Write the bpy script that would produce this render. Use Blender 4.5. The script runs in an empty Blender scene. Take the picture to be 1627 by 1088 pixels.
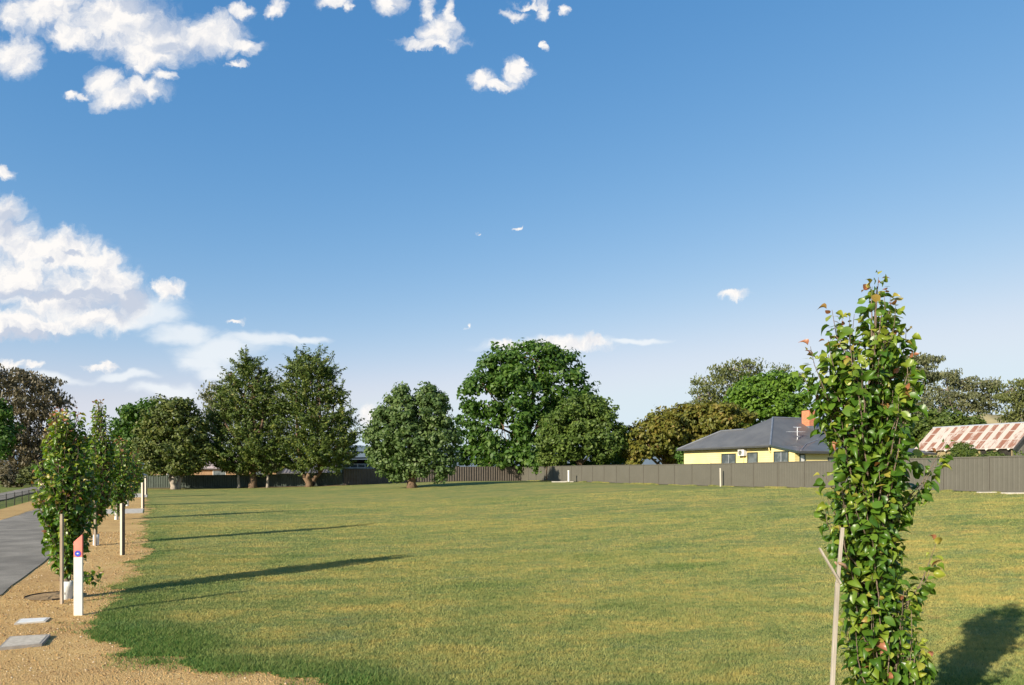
import bpy, math, random
import numpy as np
from mathutils import Vector
R = math.radians
C = bpy.context.scene.collection
sc = bpy.context.scene

# ------------------------------------------------------------------ camera
EYE = 2.4
cam_d = bpy.data.cameras.new('camera'); cam = bpy.data.objects.new('camera', cam_d); C.objects.link(cam)
cam.location = (0, 0, EYE); cam.rotation_euler = (R(90), 0, 0)
cam_d.sensor_width = 36; cam_d.lens = 24.0
cam_d.shift_y = (745 - 544) / 1627.0
cam_d.clip_start = 0.05; cam_d.clip_end = 20000
sc.camera = cam

# ------------------------------------------------------------------ light
SUN_EL, SUN_ROT = 23.0, 222.0            # sun low, behind and to the left of the camera
sd = bpy.data.lights.new('sun', 'SUN'); sd.energy = 5.0; sd.angle = R(0.55); sd.color = (1.0, 0.90, 0.74)
sun = bpy.data.objects.new('sun', sd); C.objects.link(sun)
sdir = Vector((math.sin(R(SUN_ROT)) * math.cos(R(SUN_EL)), math.cos(R(SUN_ROT)) * math.cos(R(SUN_EL)), math.sin(R(SUN_EL))))
sun.rotation_euler = sdir.to_track_quat('Z', 'Y').to_euler()
sc.view_settings.view_transform = 'Standard'; sc.view_settings.look = 'None'
EXPO = 0.72; sc.view_settings.exposure = EXPO; sc.view_settings.gamma = 1.0

F = 1085.0                               # focal length in photograph pixels
def px_dir(px, py): return ((px - 813.5) / F, (745.0 - py) / F)

# ------------------------------------------------------------------ node helper
class NT:
    def __init__(s, tree): s.t = tree; s.n = tree.nodes; s.l = tree.links
    def new(s, typ, **kw):
        n = s.n.new(typ)
        for k, v in kw.items():
            if k.startswith('i_'): pass
            else: setattr(n, k, v)
        return n
    def link(s, a, b): s.l.new(a, b)
    def setin(s, sock, v):
        if v is None: return
        if isinstance(v, bpy.types.NodeSocket): s.l.new(v, sock)
        else: sock.default_value = v
    def math(s, op, a, b=None, c=None, clamp=False):
        n = s.n.new('ShaderNodeMath'); n.operation = op; n.use_clamp = clamp
        s.setin(n.inputs[0], a); s.setin(n.inputs[1], b)
        if c is not None: s.setin(n.inputs[2], c)
        return n.outputs[0]
    def vmath(s, op, a, b=None, c=None):
        n = s.n.new('ShaderNodeVectorMath'); n.operation = op
        s.setin(n.inputs[0], a); s.setin(n.inputs[1], b)
        if c is not None: s.setin(n.inputs[2], c)
        if op in ('LENGTH', 'DOT_PRODUCT'): return n.outputs['Value']
        return n.outputs['Vector']
    def noise(s, vec, scale, detail=2, rough=0.5, out='Fac', dist=0.0, dim='3D'):
        n = s.n.new('ShaderNodeTexNoise'); n.noise_dimensions = dim
        s.setin(n.inputs['Vector'], vec); n.inputs['Scale'].default_value = scale
        n.inputs['Detail'].default_value = detail; n.inputs['Roughness'].default_value = rough
        n.inputs['Distortion'].default_value = dist
        return n.outputs[out]
    def ramp(s, fac, stops, interp='LINEAR'):
        n = s.n.new('ShaderNodeValToRGB'); s.setin(n.inputs[0], fac)
        e = n.color_ramp.elements; n.color_ramp.interpolation = interp
        while len(e) < len(stops): e.new(0.5)
        for i, (p, c) in enumerate(stops):
            e[i].position = p
            e[i].color = (c[0], c[1], c[2], 1) if hasattr(c, '__len__') else (c, c, c, 1)
        return n.outputs[0]
    def mix(s, f, a, b, mode='MIX'):
        n = s.n.new('ShaderNodeMix'); n.data_type = 'RGBA'; n.blend_type = mode
        s.setin(n.inputs[0], f)
        for sock, v in ((n.inputs[6], a), (n.inputs[7], b)):
            if isinstance(v, (tuple, list)) and len(v) == 3: v = (*v, 1)
            s.setin(sock, v)
        return n.outputs[2]
    def smooth(s, v, lo, hi, a=0.0, b=1.0):
        n = s.n.new('ShaderNodeMapRange'); n.interpolation_type = 'SMOOTHSTEP'
        s.setin(n.inputs[0], v)
        for i, x in enumerate((lo, hi, a, b)): n.inputs[i + 1].default_value = x
        return n.outputs[0]

# ------------------------------------------------------------------ sky with clouds
w = bpy.data.worlds.new('World'); sc.world = w; w.use_nodes = True
w.cycles.sampling_method = 'MANUAL'; w.cycles.sample_map_resolution = 512
nt = NT(w.node_tree); nt.n.clear()
sky = nt.new('ShaderNodeTexSky', sky_type='NISHITA', sun_disc=False)
sky.sun_elevation = R(SUN_EL); sky.sun_rotation = R(SUN_ROT)
sky.air_density = 1.0; sky.dust_density = 0.3; sky.ozone_density = 3.0; sky.altitude = 200
tc = nt.new('ShaderNodeTexCoord')
sep = nt.new('ShaderNodeSeparateXYZ'); nt.link(tc.outputs['Generated'], sep.inputs[0])
yc = nt.math('MAXIMUM', sep.outputs[1], 0.02)
cu = nt.math('MULTIPLY', nt.math('DIVIDE', sep.outputs[0], yc), 10.85)
cv = nt.math('MULTIPLY', nt.math('DIVIDE', sep.outputs[2], yc), 10.85)
cmb = nt.new('ShaderNodeCombineXYZ'); nt.link(cu, cmb.inputs[0]); nt.link(cv, cmb.inputs[1])
p0 = cmb.outputs[0]                       # hundred-pixel units, tangent plane at +Y
def warp(p, scale, amp, off=0.0, detail=5, rough=0.6):
    n = nt.noise(nt.vmath('ADD', p, (off, off * .7, 3.1)), scale, detail, rough, 'Color')
    return nt.vmath('MULTIPLY_ADD', nt.vmath('SUBTRACT', n, (.5, .5, .5)), (amp, amp, 0), p)
pw = warp(warp(p0, 1.3, 0.55), 4.5, 0.30, 7.0)
def blobs(p, lst):
    out = None
    for (x, y, rx, ry) in lst:
        cx, cy = (x - 813.5) / 100, (745 - y) / 100
        ix, iy = 100 / rx, 100 / ry
        d = nt.vmath('LENGTH', nt.vmath('MULTIPLY_ADD', p, (ix, iy, 0), (-cx * ix, -cy * iy, 0)))
        d = nt.math('SUBTRACT', 1.0, d)
        out = d if out is None else nt.math('MAXIMUM', out, d)
    return out
HARD = [(75,15,70,40),(105,55,40,22),(28,88,40,36),(20,25,30,25),(190,30,95,48),(235,85,60,38),(250,60,110,42),(330,55,70,34),(385,70,38,16),(225,110,22,16),
        (108,152,18,11),(130,152,14,8),(165,132,32,26),(190,158,42,20),(225,146,42,18),(262,128,22,13),(378,20,22,13),(435,14,18,15),(375,100,16,6),
        (530,0,32,12),(552,12,10,9),(620,2,28,26),(697,50,34,30),(680,15,16,26),(715,20,10,26),(690,70,48,10),(815,18,24,10),(862,10,14,20),(893,18,9,9),(845,2,30,6),
        (768,128,22,20),(790,136,38,11),(822,112,20,24),(833,100,8,10),(5,272,16,11),(5,335,34,28),(10,370,50,36),(45,392,70,34),
        (110,400,75,40),(165,415,40,26),(25,440,80,60),(100,470,110,50),(170,455,58,52),(205,480,40,34),(50,512,120,24),(150,505,80,26),(30,525,80,14),(265,458,26,16),(248,455,12,8),(375,513,18,6),(1162,468,30,9),
        (862,545,75,12),(800,545,28,10),(905,548,70,9),(945,543,32,9),(822,364,9,3),(757,375,7,3),(870,68,7,6),(741,518,5,6),(585,668,18,22),(12,578,24,10),(48,580,18,8),(160,587,30,7)]
SOFT = [(250,505,70,24),(300,535,60,20),(350,560,75,30),(320,580,50,20),(420,545,75,16),(480,542,50,7),(345,595,40,14),(200,595,70,10),(270,622,60,14),(880,550,110,14),
        (1010,552,60,6),(60,600,110,10),(225,515,40,14)]
SHADE = [(90,466,135,12),(150,480,80,16),(200,490,40,26),(215,470,28,26),(60,532,130,9),(110,540,60,10),(14,350,34,26),(116,400,14,8),(80,412,9,6),(262,30,40,26),(290,75,60,18),(230,10,60,14),(150,60,14,10),(640,0,16,14),(225,160,20,10)]
fb = nt.noise(pw, 2.0, 10, 0.64)
fb2 = nt.noise(nt.vmath('ADD', pw, (-0.08, 0.13, 0)), 2.0, 6, 0.6)
hard = nt.math('MULTIPLY_ADD', nt.math('SUBTRACT', fb, 0.5), 1.35, blobs(pw, HARD))
a_h = nt.smooth(hard, -0.20, 0.66)
ps = warp(nt.vmath('MULTIPLY', p0, (1, 1, 1)), 0.8, 0.7, 2.0, 4, 0.55)
st = nt.noise(nt.vmath('MULTIPLY', ps, (0.7, 2.2, 1)), 1.6, 7, 0.6)
soft = nt.math('MULTIPLY_ADD', nt.math('SUBTRACT', st, 0.5), 1.3, blobs(ps, SOFT))
a_s = nt.math('MULTIPLY', nt.smooth(soft, -0.15, 0.70), 0.80)
relief = nt.math('MULTIPLY', nt.math('SUBTRACT', fb, fb2), 3.0)
shd = nt.smooth(nt.math('MULTIPLY_ADD', nt.math('SUBTRACT', fb, .5), 0.9, blobs(pw, SHADE)), -0.15, 0.6)
lit = nt.math('SUBTRACT', nt.math('ADD', 0.86, relief), nt.math('MULTIPLY', shd, 0.95), clamp=True)
CW = 6.97 / 2 ** EXPO
ccol = nt.mix(lit, (0.60 * CW, 0.66 * CW, 0.78 * CW), (1.03 * CW, 1.0 * CW, 0.97 * CW))
front = nt.math('GREATER_THAN', sep.outputs[1], 0.03)
skyc = nt.new('ShaderNodeHueSaturation'); skyc.inputs['Saturation'].default_value = 1.0
rs3 = nt.new('ShaderNodeSeparateXYZ'); nt.link(sky.outputs[0], rs3.inputs[0])      # grade the clear sky per channel
KS = 1 / (2 ** EXPO * 0.14); rc3 = nt.new('ShaderNodeCombineXYZ')
for i, (g0, v0, ex, mx) in enumerate(((.092, .78, 1.45, .71), (.278, 1.45, .82, .83), (.585, 2.73, .50, .92))):
    q = nt.math('MULTIPLY', nt.math('POWER', nt.math('DIVIDE', rs3.outputs[i] if i < 2 else nt.math('MAXIMUM', rs3.outputs[2], nt.math('MULTIPLY', rs3.outputs[1], 1.15)), v0), ex), g0)
    nt.link(nt.math('MULTIPLY', nt.math('SMOOTH_MIN', q, mx, .30), KS), rc3.inputs[i])
nt.link(rc3.outputs[0], skyc.inputs['Color'])
col = nt.mix(nt.math('MULTIPLY', a_s, front), skyc.outputs[0], (0.93 * CW, 0.97 * CW, 1.0 * CW))
col = nt.mix(nt.math('MULTIPLY', a_h, front), col, ccol)
bg = nt.new('ShaderNodeBackground'); bg.inputs['Strength'].default_value = 0.14
nt.link(col, bg.inputs['Color'])
wo = nt.new('ShaderNodeOutputWorld'); nt.link(bg.outputs[0], wo.inputs[0])

# ------------------------------------------------------------------ mesh helpers
def tag(o, label=None, cat=None, group=None, kind=None):
    if label: o['label'] = label
    if cat: o['category'] = cat
    if group: o['group'] = group
    if kind: o['kind'] = kind
    return o
def thing(name, label, cat, loc=(0, 0, 0), rotz=0.0, group=None):
    o = bpy.data.objects.new(name, None); C.objects.link(o)
    o.location = loc; o.rotation_euler = (0, 0, rotz); o.empty_display_size = 0.2
    return tag(o, label, cat, group)
def link_mesh(name, me, mat, parent=None):
    o = bpy.data.objects.new(name, me); C.objects.link(o)
    if mat is not None: me.materials.append(mat)
    if parent is not None: o.parent = parent
    return o
def mesh_np(name, V, Fc, mat, parent=None, var=None, smooth=False, extra=None):
    """V (n,3), Fc (m,k) one polygon size for all"""
    me = bpy.data.meshes.new(name)
    V = np.asarray(V, np.float32); Fc = np.asarray(Fc, np.int32)
    k = Fc.shape[1]
    me.vertices.add(len(V)); me.vertices.foreach_set('co', V.ravel())
    me.loops.add(Fc.size); me.loops.foreach_set('vertex_index', Fc.ravel())
    me.polygons.add(len(Fc)); me.polygons.foreach_set('loop_start', np.arange(0, Fc.size, k, dtype=np.int32))
    try: me.polygons.foreach_set('loop_total', np.full(len(Fc), k, np.int32))
    except Exception: pass
    if smooth: me.polygons.foreach_set('use_smooth', np.ones(len(Fc), bool))
    me.update(calc_edges=True)
    if var is not None:
        a = me.attributes.new('var', 'FLOAT', 'POINT'); a.data.foreach_set('value', np.asarray(var, np.float32))
    for kx, vx in (extra or {}).items():
        a = me.attributes.new(kx, 'FLOAT', 'POINT'); a.data.foreach_set('value', np.asarray(vx, np.float32))
    return link_mesh(name, me, mat, parent)
class MB:
    def __init__(s): s.v = []; s.f = []; s.sm = False
    def poly(s, pts):
        b = len(s.v); s.v += [tuple(p) for p in pts]; s.f.append(tuple(range(b, b + len(pts)))); return s
    def box(s, x0, y0, z0, x1, y1, z1):
        b = len(s.v)
        s.v += [(x0,y0,z0),(x1,y0,z0),(x1,y1,z0),(x0,y1,z0),(x0,y0,z1),(x1,y0,z1),(x1,y1,z1),(x0,y1,z1)]
        s.f += [tuple(b + i for i in q) for q in ((0,3,2,1),(4,5,6,7),(0,1,5,4),(1,2,6,5),(2,3,7,6),(3,0,4,7))]
        return s
    def prism(s, pts, d):
        """closed prism: polygon pts (3-D) pushed by vector d"""
        n = len(pts); b = len(s.v)
        s.v += [tuple(p) for p in pts] + [tuple(p[i] + d[i] for i in range(3)) for p in pts]
        s.f.append(tuple(range(b + n - 1, b - 1, -1))); s.f.append(tuple(range(b + n, b + 2 * n)))
        for i in range(n):
            j = (i + 1) % n; s.f.append((b + i, b + j, b + n + j, b + n + i))
        return s
    def tube(s, pts, rad, n=7, cap=True):
        pts = [Vector(p) for p in pts]; b = len(s.v); m = len(pts)
        if not hasattr(rad, '__len__'): rad = [rad] * m
        up = Vector((0.13, 0.21, 0.97)) if abs((pts[-1] - pts[0]).normalized().z) < .95 else Vector((1, .1, 0))
        for i, p in enumerate(pts):
            t = (pts[min(i + 1, m - 1)] - pts[max(i - 1, 0)]).normalized()
            a = t.cross(up).normalized(); c = t.cross(a).normalized()
            for k in range(n):
                q = 2 * math.pi * k / n
                s.v.append(tuple(p + (a * math.cos(q) + c * math.sin(q)) * rad[i]))
        for i in range(m - 1):
            for k in range(n):
                k2 = (k + 1) % n
                s.f.append((b + i*n + k, b + i*n + k2, b + (i+1)*n + k2, b + (i+1)*n + k))
        if cap:
            s.f.append(tuple(b + k for k in range(n))[::-1]); s.f.append(tuple(b + (m-1)*n + k for k in range(n)))
        return s
    def beam(s, p, q, wd, ht=None):
        """square bar between two points"""
        p = Vector(p); q = Vector(q); ht = ht or wd
        t = (q - p).normalized(); up = Vector((0, 0, 1)) if abs(t.z) < .9 else Vector((1, 0, 0))
        a = t.cross(up).normalized() * wd / 2; c = t.cross(a).normalized() * ht / 2
        b = len(s.v)
        for o in (p, q): s.v += [tuple(o + a + c), tuple(o - a + c), tuple(o - a - c), tuple(o + a - c)]
        s.f += [(b,b+1,b+2,b+3),(b+7,b+6,b+5,b+4)] + [(b+i, b+4+i, b+4+(i+1)%4, b+(i+1)%4) for i in range(4)]
        return s
    def build(s, name, mat, parent=None, smooth=False, bevel=0):
        me = bpy.data.meshes.new(name); me.from_pydata(s.v, [], s.f); me.update()
        if smooth: me.polygons.foreach_set('use_smooth', [True] * len(me.polygons))
        o = link_mesh(name, me, mat, parent)
        if bevel:
            m = o.modifiers.new('bevel', 'BEVEL'); m.width = bevel; m.segments = 2; m.limit_method = 'ANGLE'
        return o

# ------------------------------------------------------------------ materials
def new_mat(name):
    m = bpy.data.materials.new(name); m.use_nodes = True
    t = NT(m.node_tree); t.n.clear()
    t.out = t.new('ShaderNodeOutputMaterial')
    return m, t
def principled(t, col, rough=.8, spec=.3, metal=0.0, bump=None, bstr=.3, bdist=.01):
    b = t.new('ShaderNodeBsdfPrincipled')
    if isinstance(col, (tuple, list)): b.inputs['Base Color'].default_value = (*col[:3], 1)
    else: t.link(col, b.inputs['Base Color'])
    t.setin(b.inputs['Roughness'], rough); b.inputs['Specular IOR Level'].default_value = spec; b.inputs['Metallic'].default_value = metal
    if bump is not None:
        bn = t.new('ShaderNodeBump'); bn.inputs['Strength'].default_value = bstr; bn.inputs['Distance'].default_value = bdist
        t.link(bump, bn.inputs['Height']); t.link(bn.outputs[0], b.inputs['Normal'])
    return b
def mottled(name, c1, c2, scale=8, rough=.8, spec=.25, detail=4, bump=.15, stretch=(1, 1, 1), metal=0, bdist=.01):
    m, t = new_mat(name)
    co = t.new('ShaderNodeTexCoord').outputs['Object']
    v = t.vmath('MULTIPLY', co, stretch)
    n = t.noise(v, scale, detail, .6)
    n2 = t.noise(v, scale * 7, 2, .6)
    f = t.smooth(t.math('MULTIPLY_ADD', n2, .35, t.math('MULTIPLY', n, .75)), .33, .78)
    b = principled(t, t.mix(f, c1, c2), rough, spec, metal, n2, bump, bdist)
    t.link(b.outputs[0], t.out.inputs[0]); return m
def leaf_mat(name, stops, trans=.32, tcol=(.9, 1.25, .35), rough=.55, spec=.35, backdark=False):
    m, t = new_mat(name)
    a = t.new('ShaderNodeAttribute', attribute_name='var')
    c = t.ramp(a.outputs['Fac'], stops)
    b = principled(t, c, rough, spec)
    tr = t.new('ShaderNodeBsdfTranslucent'); t.link(t.mix(1.0, c, tcol, 'MULTIPLY'), tr.inputs[0])
    mx = t.new('ShaderNodeMixShader'); mx.inputs[0].default_value = trans
    t.link(b.outputs[0], mx.inputs[1]); t.link(tr.outputs[0], mx.inputs[2]); t.link(mx.outputs[0], t.out.inputs[0])
    return m
def bark(name, c1, c2, scale=6):
    return mottled(name, c1, c2, scale, .9, .1, 5, .6, (1, 1, .25), bdist=.03)

M = {}
M['bark_grey'] = bark('bark_grey', (.13, .105, .08), (.32, .27, .21))
M['bark_brown'] = bark('bark_brown', (.09, .06, .04), (.24, .16, .10))
M['bark_pale'] = bark('bark_pale', (.22, .18, .14), (.48, .42, .35))
M['bark_pear'] = bark('bark_pear', (.12, .09, .065), (.26, .20, .15), 30)
M['asphalt'] = None

# ------------------------------------------------------------------ terrain height
def ss(a, b, x):
    t = np.clip((np.asarray(x, float) - a) / (b - a), 0, 1); return t * t * (3 - 2 * t)
def u_of(x, y): return np.asarray(x, float) + .53 * np.asarray(y, float) + 1.56
def h(x, y):
    u = u_of(x, y); amp = 1.25 - .61 * np.clip((np.asarray(y, float) - 33) / 56, 0, 1)
    return amp * ss(8, 45, u) + .2 * ss(50, 80, y)
def hz(x, y): return float(h(x, y))
def xu(u, y): return u - .53 * y - 1.56

def grid_sheet(name, xs_fn, ys, us, mat, dz, kind='structure', mask=None, extra=None):
    """xs_fn(u, y) gives x"""
    ys = np.asarray(ys, float); us = np.asarray(us, float)
    Y, U = np.meshgrid(ys, us, indexing='ij'); X = xs_fn(U, Y)
    V = np.stack([X, Y, h(X, Y) + dz], -1).reshape(-1, 3)
    n, m = len(ys), len(us)
    i, j = np.meshgrid(np.arange(n - 1), np.arange(m - 1), indexing='ij')
    a = (i * m + j).ravel(); Fc = np.stack([a, a + 1, a + m + 1, a + m], -1)
    if mask is not None:
        cen = V[Fc].mean(1); Fc = Fc[mask(cen[:, 0], cen[:, 1])]
        used = np.unique(Fc); re = np.full(len(V), -1); re[used] = np.arange(len(used)); V = V[used]; Fc = re[Fc]
    ex = {k: f(V[:, 0], V[:, 1]) for k, f in (extra or {}).items()}
    o = mesh_np(name, V, Fc, mat, smooth=True, extra=ex)
    o['kind'] = kind
    return o

# lawn outline (metres): along the verge, round the corner, behind the camera, then the fences
EDGE = [(-42.6, 76.4), (-38, 67.7), (-30.2, 56), (-22.05, 41.3), (-17.2, 31.8), (-13.25, 24.3), (-11.1, 20.1), (-9.45, 16.8), (-8.45, 14.7), (-7.75, 13.35),
        (-6.95, 12.0), (-6.45, 10.85), (-5.95, 9.85), (-5.0, 9.1), (-4.0, 8.35), (-3.05, 7.8), (-2.2, 7.3), (-0.8, 6.95), (1, 6.75), (4, 6.6), (9, 6.4), (34, 4)]
LAWN = EDGE + [(37.86 - .413 * 4, 4), (1.2, 88.8), (-18.6, 80.6), (-20, 80.2)]
EA = np.array(EDGE); LA = np.array(LAWN)
def edge_dist(x, y):
    x = np.asarray(x, float); y = np.asarray(y, float); d = np.full(x.shape, 1e9)
    for (ax, ay), (bx, by) in zip(EA[:-1], EA[1:]):
        t = np.clip(((x - ax) * (bx - ax) + (y - ay) * (by - ay)) / ((bx - ax) ** 2 + (by - ay) ** 2), 0, 1)
        d = np.minimum(d, np.hypot(x - ax - t * (bx - ax), y - ay - t * (by - ay)))
    return d
def inside(x, y, P=LA):
    x = np.asarray(x, float); y = np.asarray(y, float); r = np.zeros(x.shape, bool); n = len(P)
    for i in range(n):
        x1, y1 = P[i]; x2, y2 = P[(i + 1) % n]
        if y1 == y2: continue
        c = ((y1 > y) != (y2 > y)) & (x < (x2 - x1) * (y - y1) / (y2 - y1) + x1); r ^= c
    return r
def vnoise(x, y, s, seed=0):
    """cheap value noise"""
    x = np.asarray(x, float) * s + 100; y = np.asarray(y, float) * s + 100
    xi = np.floor(x).astype(np.int64); yi = np.floor(y).astype(np.int64); fx = x - xi; fy = y - yi
    fx = fx * fx * (3 - 2 * fx); fy = fy * fy * (3 - 2 * fy)
    def hs(a, b):
        n = (a * 374761393 + b * 668265263 + seed * 982451653) & 0x7fffffff
        n = ((n ^ (n >> 13)) * 1274126177) & 0x7fffffff
        return (n & 0xffff) / 65535.0
    return (hs(xi, yi) * (1 - fx) + hs(xi + 1, yi) * fx) * (1 - fy) + (hs(xi, yi + 1) * (1 - fx) + hs(xi + 1, yi + 1) * fx) * fy
def sdist(x, y):
    """positive inside the lawn, ragged"""
    d = edge_dist(x, y) * np.where(inside(x, y), 1, -1)
    return d - .12 + (vnoise(x, y, .8, 1) - .55) * .75 + (vnoise(x, y, 3.1, 2) - .5) * .45

# shared colour of turf, from world position
def turf_colour(t, lush):
    pos = t.new('ShaderNodeNewGeometry').outputs['Position']
    rot = t.new('ShaderNodeVectorRotate', rotation_type='Z_AXIS'); t.link(pos, rot.inputs['Vector']); rot.inputs['Angle'].default_value = R(-12)
    v = rot.outputs[0]
    big = t.noise(t.vmath('MULTIPLY', v, (.10, .22, 1)), 1.0, 4, .60)
    mid = t.noise(t.vmath('MULTIPLY', v, (.75, 1.3, 1)), 1.0, 5, .68, dist=.6)
    fine = t.noise(t.vmath('MULTIPLY', v, (4.5, 7, 1)), 1.0, 4, .68)
    stripe = t.noise(t.vmath('MULTIPLY', v, (.02, 1.3, 0)), 1.0, 2, .5)
    f = t.math('ADD', t.math('MULTIPLY', big, .42), t.math('MULTIPLY', mid, .68))
    f = t.math('ADD', f, t.math('MULTIPLY', t.math('SUBTRACT', fine, .5), .55))
    f = t.math('ADD', f, t.math('MULTIPLY', t.math('SUBTRACT', stripe, .5), .22))
    f = t.math('SUBTRACT', f, t.math('MULTIPLY', lush, .26))
    c = t.ramp(f, [(.34, (.105, .160, .044)), (.46, (.190, .230, .076)), (.56, (.265, .268, .086)), (.66, (.360, .305, .095)), (.80, (.45, .33, .10))])
    # small worn brown patches and bluish clover
    pat = t.noise(t.vmath('MULTIPLY', v, (.9, 1.4, 1)), 1.0, 4, .7, dist=.4)
    c = t.mix(t.smooth(pat, .62, .74, 0, .55), c, (.30, .19, .085))
    pb = t.noise(t.vmath('MULTIPLY', t.vmath('ADD', v, (31, 17, 0)), (.5, .9, 1)), 1.0, 4, .65)
    c = t.mix(t.smooth(pb, .54, .68, 0, .55), c, (.150, .205, .095))
    c = t.mix(t.math('MULTIPLY', lush, .72), c, (.060, .150, .024))
    return c, fine

m, t = new_mat('lawn'); a = t.new('ShaderNodeAttribute', attribute_name='lush')
c, fine = turf_colour(t, a.outputs['Fac'])
pos = t.new('ShaderNodeNewGeometry').outputs['Position']
bn = t.math('ADD', t.noise(pos, 26, 3, .7), t.math('MULTIPLY', t.noise(pos, 6, 3, .6), 1.4))
c = t.mix(t.smooth(t.noise(pos, 38, 2, .6), .40, .62, 0.0, .45), c, t.mix(1.0, c, (.62, .66, .55), 'MULTIPLY'))
b = principled(t, c, .95, .08, 0, bn, .9, .05); t.link(b.outputs[0], t.out.inputs[0]); M['lawn'] = m

m, t = new_mat('grass_blade'); a = t.new('ShaderNodeAttribute', attribute_name='lush'); vv = t.new('ShaderNodeAttribute', attribute_name='var')
c, fine = turf_colour(t, a.outputs['Fac'])
c = t.mix(t.math('MULTIPLY', vv.outputs['Fac'], .38), c, (.36, .30, .10))
c = t.mix(1.0, c, (1.2, 1.2, 1.15), 'MULTIPLY')
b = principled(t, c, .6, .2); tr = t.new('ShaderNodeBsdfTranslucent'); t.link(c, tr.inputs[0])
mx = t.new('ShaderNodeMixShader'); mx.inputs[0].default_value = .3; t.link(b.outputs[0], mx.inputs[1]); t.link(tr.outputs[0], mx.inputs[2]); t.link(mx.outputs[0], t.out.inputs[0])
M['blade'] = m

m, t = new_mat('gravel'); pos = t.new('ShaderNodeNewGeometry').outputs['Position']
vo = t.new('ShaderNodeTexVoronoi'); vo.inputs['Scale'].default_value = 55; t.link(pos, vo.inputs['Vector'])
n1 = t.noise(pos, .55, 4, .6); n2 = t.noise(pos, 90, 3, .7); n3 = t.noise(pos, 3.5, 5, .7)
c = t.ramp(t.math('ADD', t.math('MULTIPLY', n1, .6), t.math('MULTIPLY', n3, .4)), [(.30, (.36, .20, .082)), (.48, (.50, .315, .120)), (.62, (.59, .39, .155)), (.8, (.64, .46, .22))])
c = t.mix(t.smooth(vo.outputs['Color'], .55, .95, 0, .5), c, (.70, .52, .27))
c = t.mix(t.smooth(n2, .45, .30, 0, .55), c, (.22, .13, .07))
hgt = t.math('ADD', t.math('MULTIPLY', vo.outputs['Distance'], -.8), t.math('MULTIPLY', n3, 1.3))
b = principled(t, c, .95, .1, 0, hgt, .8, .02); t.link(b.outputs[0], t.out.inputs[0]); M['gravel'] = m

m, t = new_mat('asphalt'); pos = t.new('ShaderNodeNewGeometry').outputs['Position']
n1 = t.noise(pos, .7, 4, .6); n2 = t.noise(pos, 120, 2, .7); n3 = t.noise(pos, 18, 3, .6)
c = t.ramp(t.math('ADD', t.math('MULTIPLY', n1, .5), t.math('MULTIPLY', n2, .5)), [(.36, (.125, .110, .086)), (.50, (.210, .186, .148)), (.64, (.37, .33, .265))])
b = principled(t, c, .85, .25, 0, t.math('ADD', n2, t.math('MULTIPLY', n3, .5)), .5, .008); t.link(b.outputs[0], t.out.inputs[0]); M['asphalt'] = m

m, t = new_mat('paddock'); pos = t.new('ShaderNodeNewGeometry').outputs['Position']
n1 = t.noise(pos, .05, 5, .6); n2 = t.noise(pos, 1.3, 4, .6)
c = t.ramp(t.math('ADD', t.math('MULTIPLY', n1, .6), t.math('MULTIPLY', n2, .4)), [(.35, (.07, .11, .03)), (.5, (.16, .19, .05)), (.66, (.28, .25, .09))])
b = principled(t, c, .95, .05, 0, t.noise(pos, 8, 4, .7), .8, .08); t.link(b.outputs[0], t.out.inputs[0]); M['paddock'] = m
M['concrete'] = mottled('concrete', (.40, .36, .29), (.58, .53, .45), 5, .9, .15, 5, .25)
M['concrete_grey'] = mottled('concrete_grey', (.36, .34, .30), (.52, .50, .45), 14, .9, .15, 5, .3)

# ------------------------------------------------------------------ ground, verge, road
gl = [0, 2]
while gl[-1] < 140: gl.append(gl[-1] + 2)
while gl[-1] < 9000: gl.append(gl[-1] * 1.16)
gl = np.array(gl, float); xsn = np.concatenate([-gl[:0:-1], gl]); ysn = np.concatenate([-gl[40:0:-4], gl])
grid_sheet('ground', lambda u, y: u, ysn, xsn, M['paddock'], -.06)
grid_sheet('gravel_verge', xu, np.arange(-24, 97, 1.0), [-7.35, -7.0, -6.4, -5.6, -4, -2, -1, 0, .7, 1.3, 2, 3, 5, 7, 9, 12, 16, 20, 25, 31], M['gravel'], 0.0)
ry = np.concatenate([np.arange(-24, 40, .5), np.arange(40, 121, 1.5)])
rnd = random.Random(3)
def jag_strip(name, u0, u1, ys, mat, dz, jag=.06, seed=1):
    ys = np.asarray(ys, float); l = []
    nL = (vnoise(ys, ys * 0, 1.3, seed) - .5) * jag * 2 + (vnoise(ys, ys * 0, .25, seed + 5) - .5) * jag * 3
    nR = (vnoise(ys, ys * 0, 1.3, seed + 9) - .5) * jag * 2 + (vnoise(ys, ys * 0, .25, seed + 7) - .5) * jag * 3
    cols = np.linspace(0, 1, 7); V = []
    for i, y in enumerate(ys):
        for cc in cols:
            u = (u0 + nL[i]) * (1 - cc) + (u1 + nR[i]) * cc; x = float(xu(u, y)); V.append((x, y, hz(x, y) + dz))
    n, m_ = len(ys), 7
    Fc = [(i*m_+j, i*m_+j+1, (i+1)*m_+j+1, (i+1)*m_+j) for i in range(n-1) for j in range(m_-1)]
    return tag(mesh_np(name, V, Fc, mat, smooth=True), kind='structure')
jag_strip('road', -5.30, -1.25, ry, M['asphalt'], .018)
jag_strip('path', -12.6, -9.9, np.arange(0, 140, 2.0), M['asphalt'], .02, .1, 4)
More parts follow.
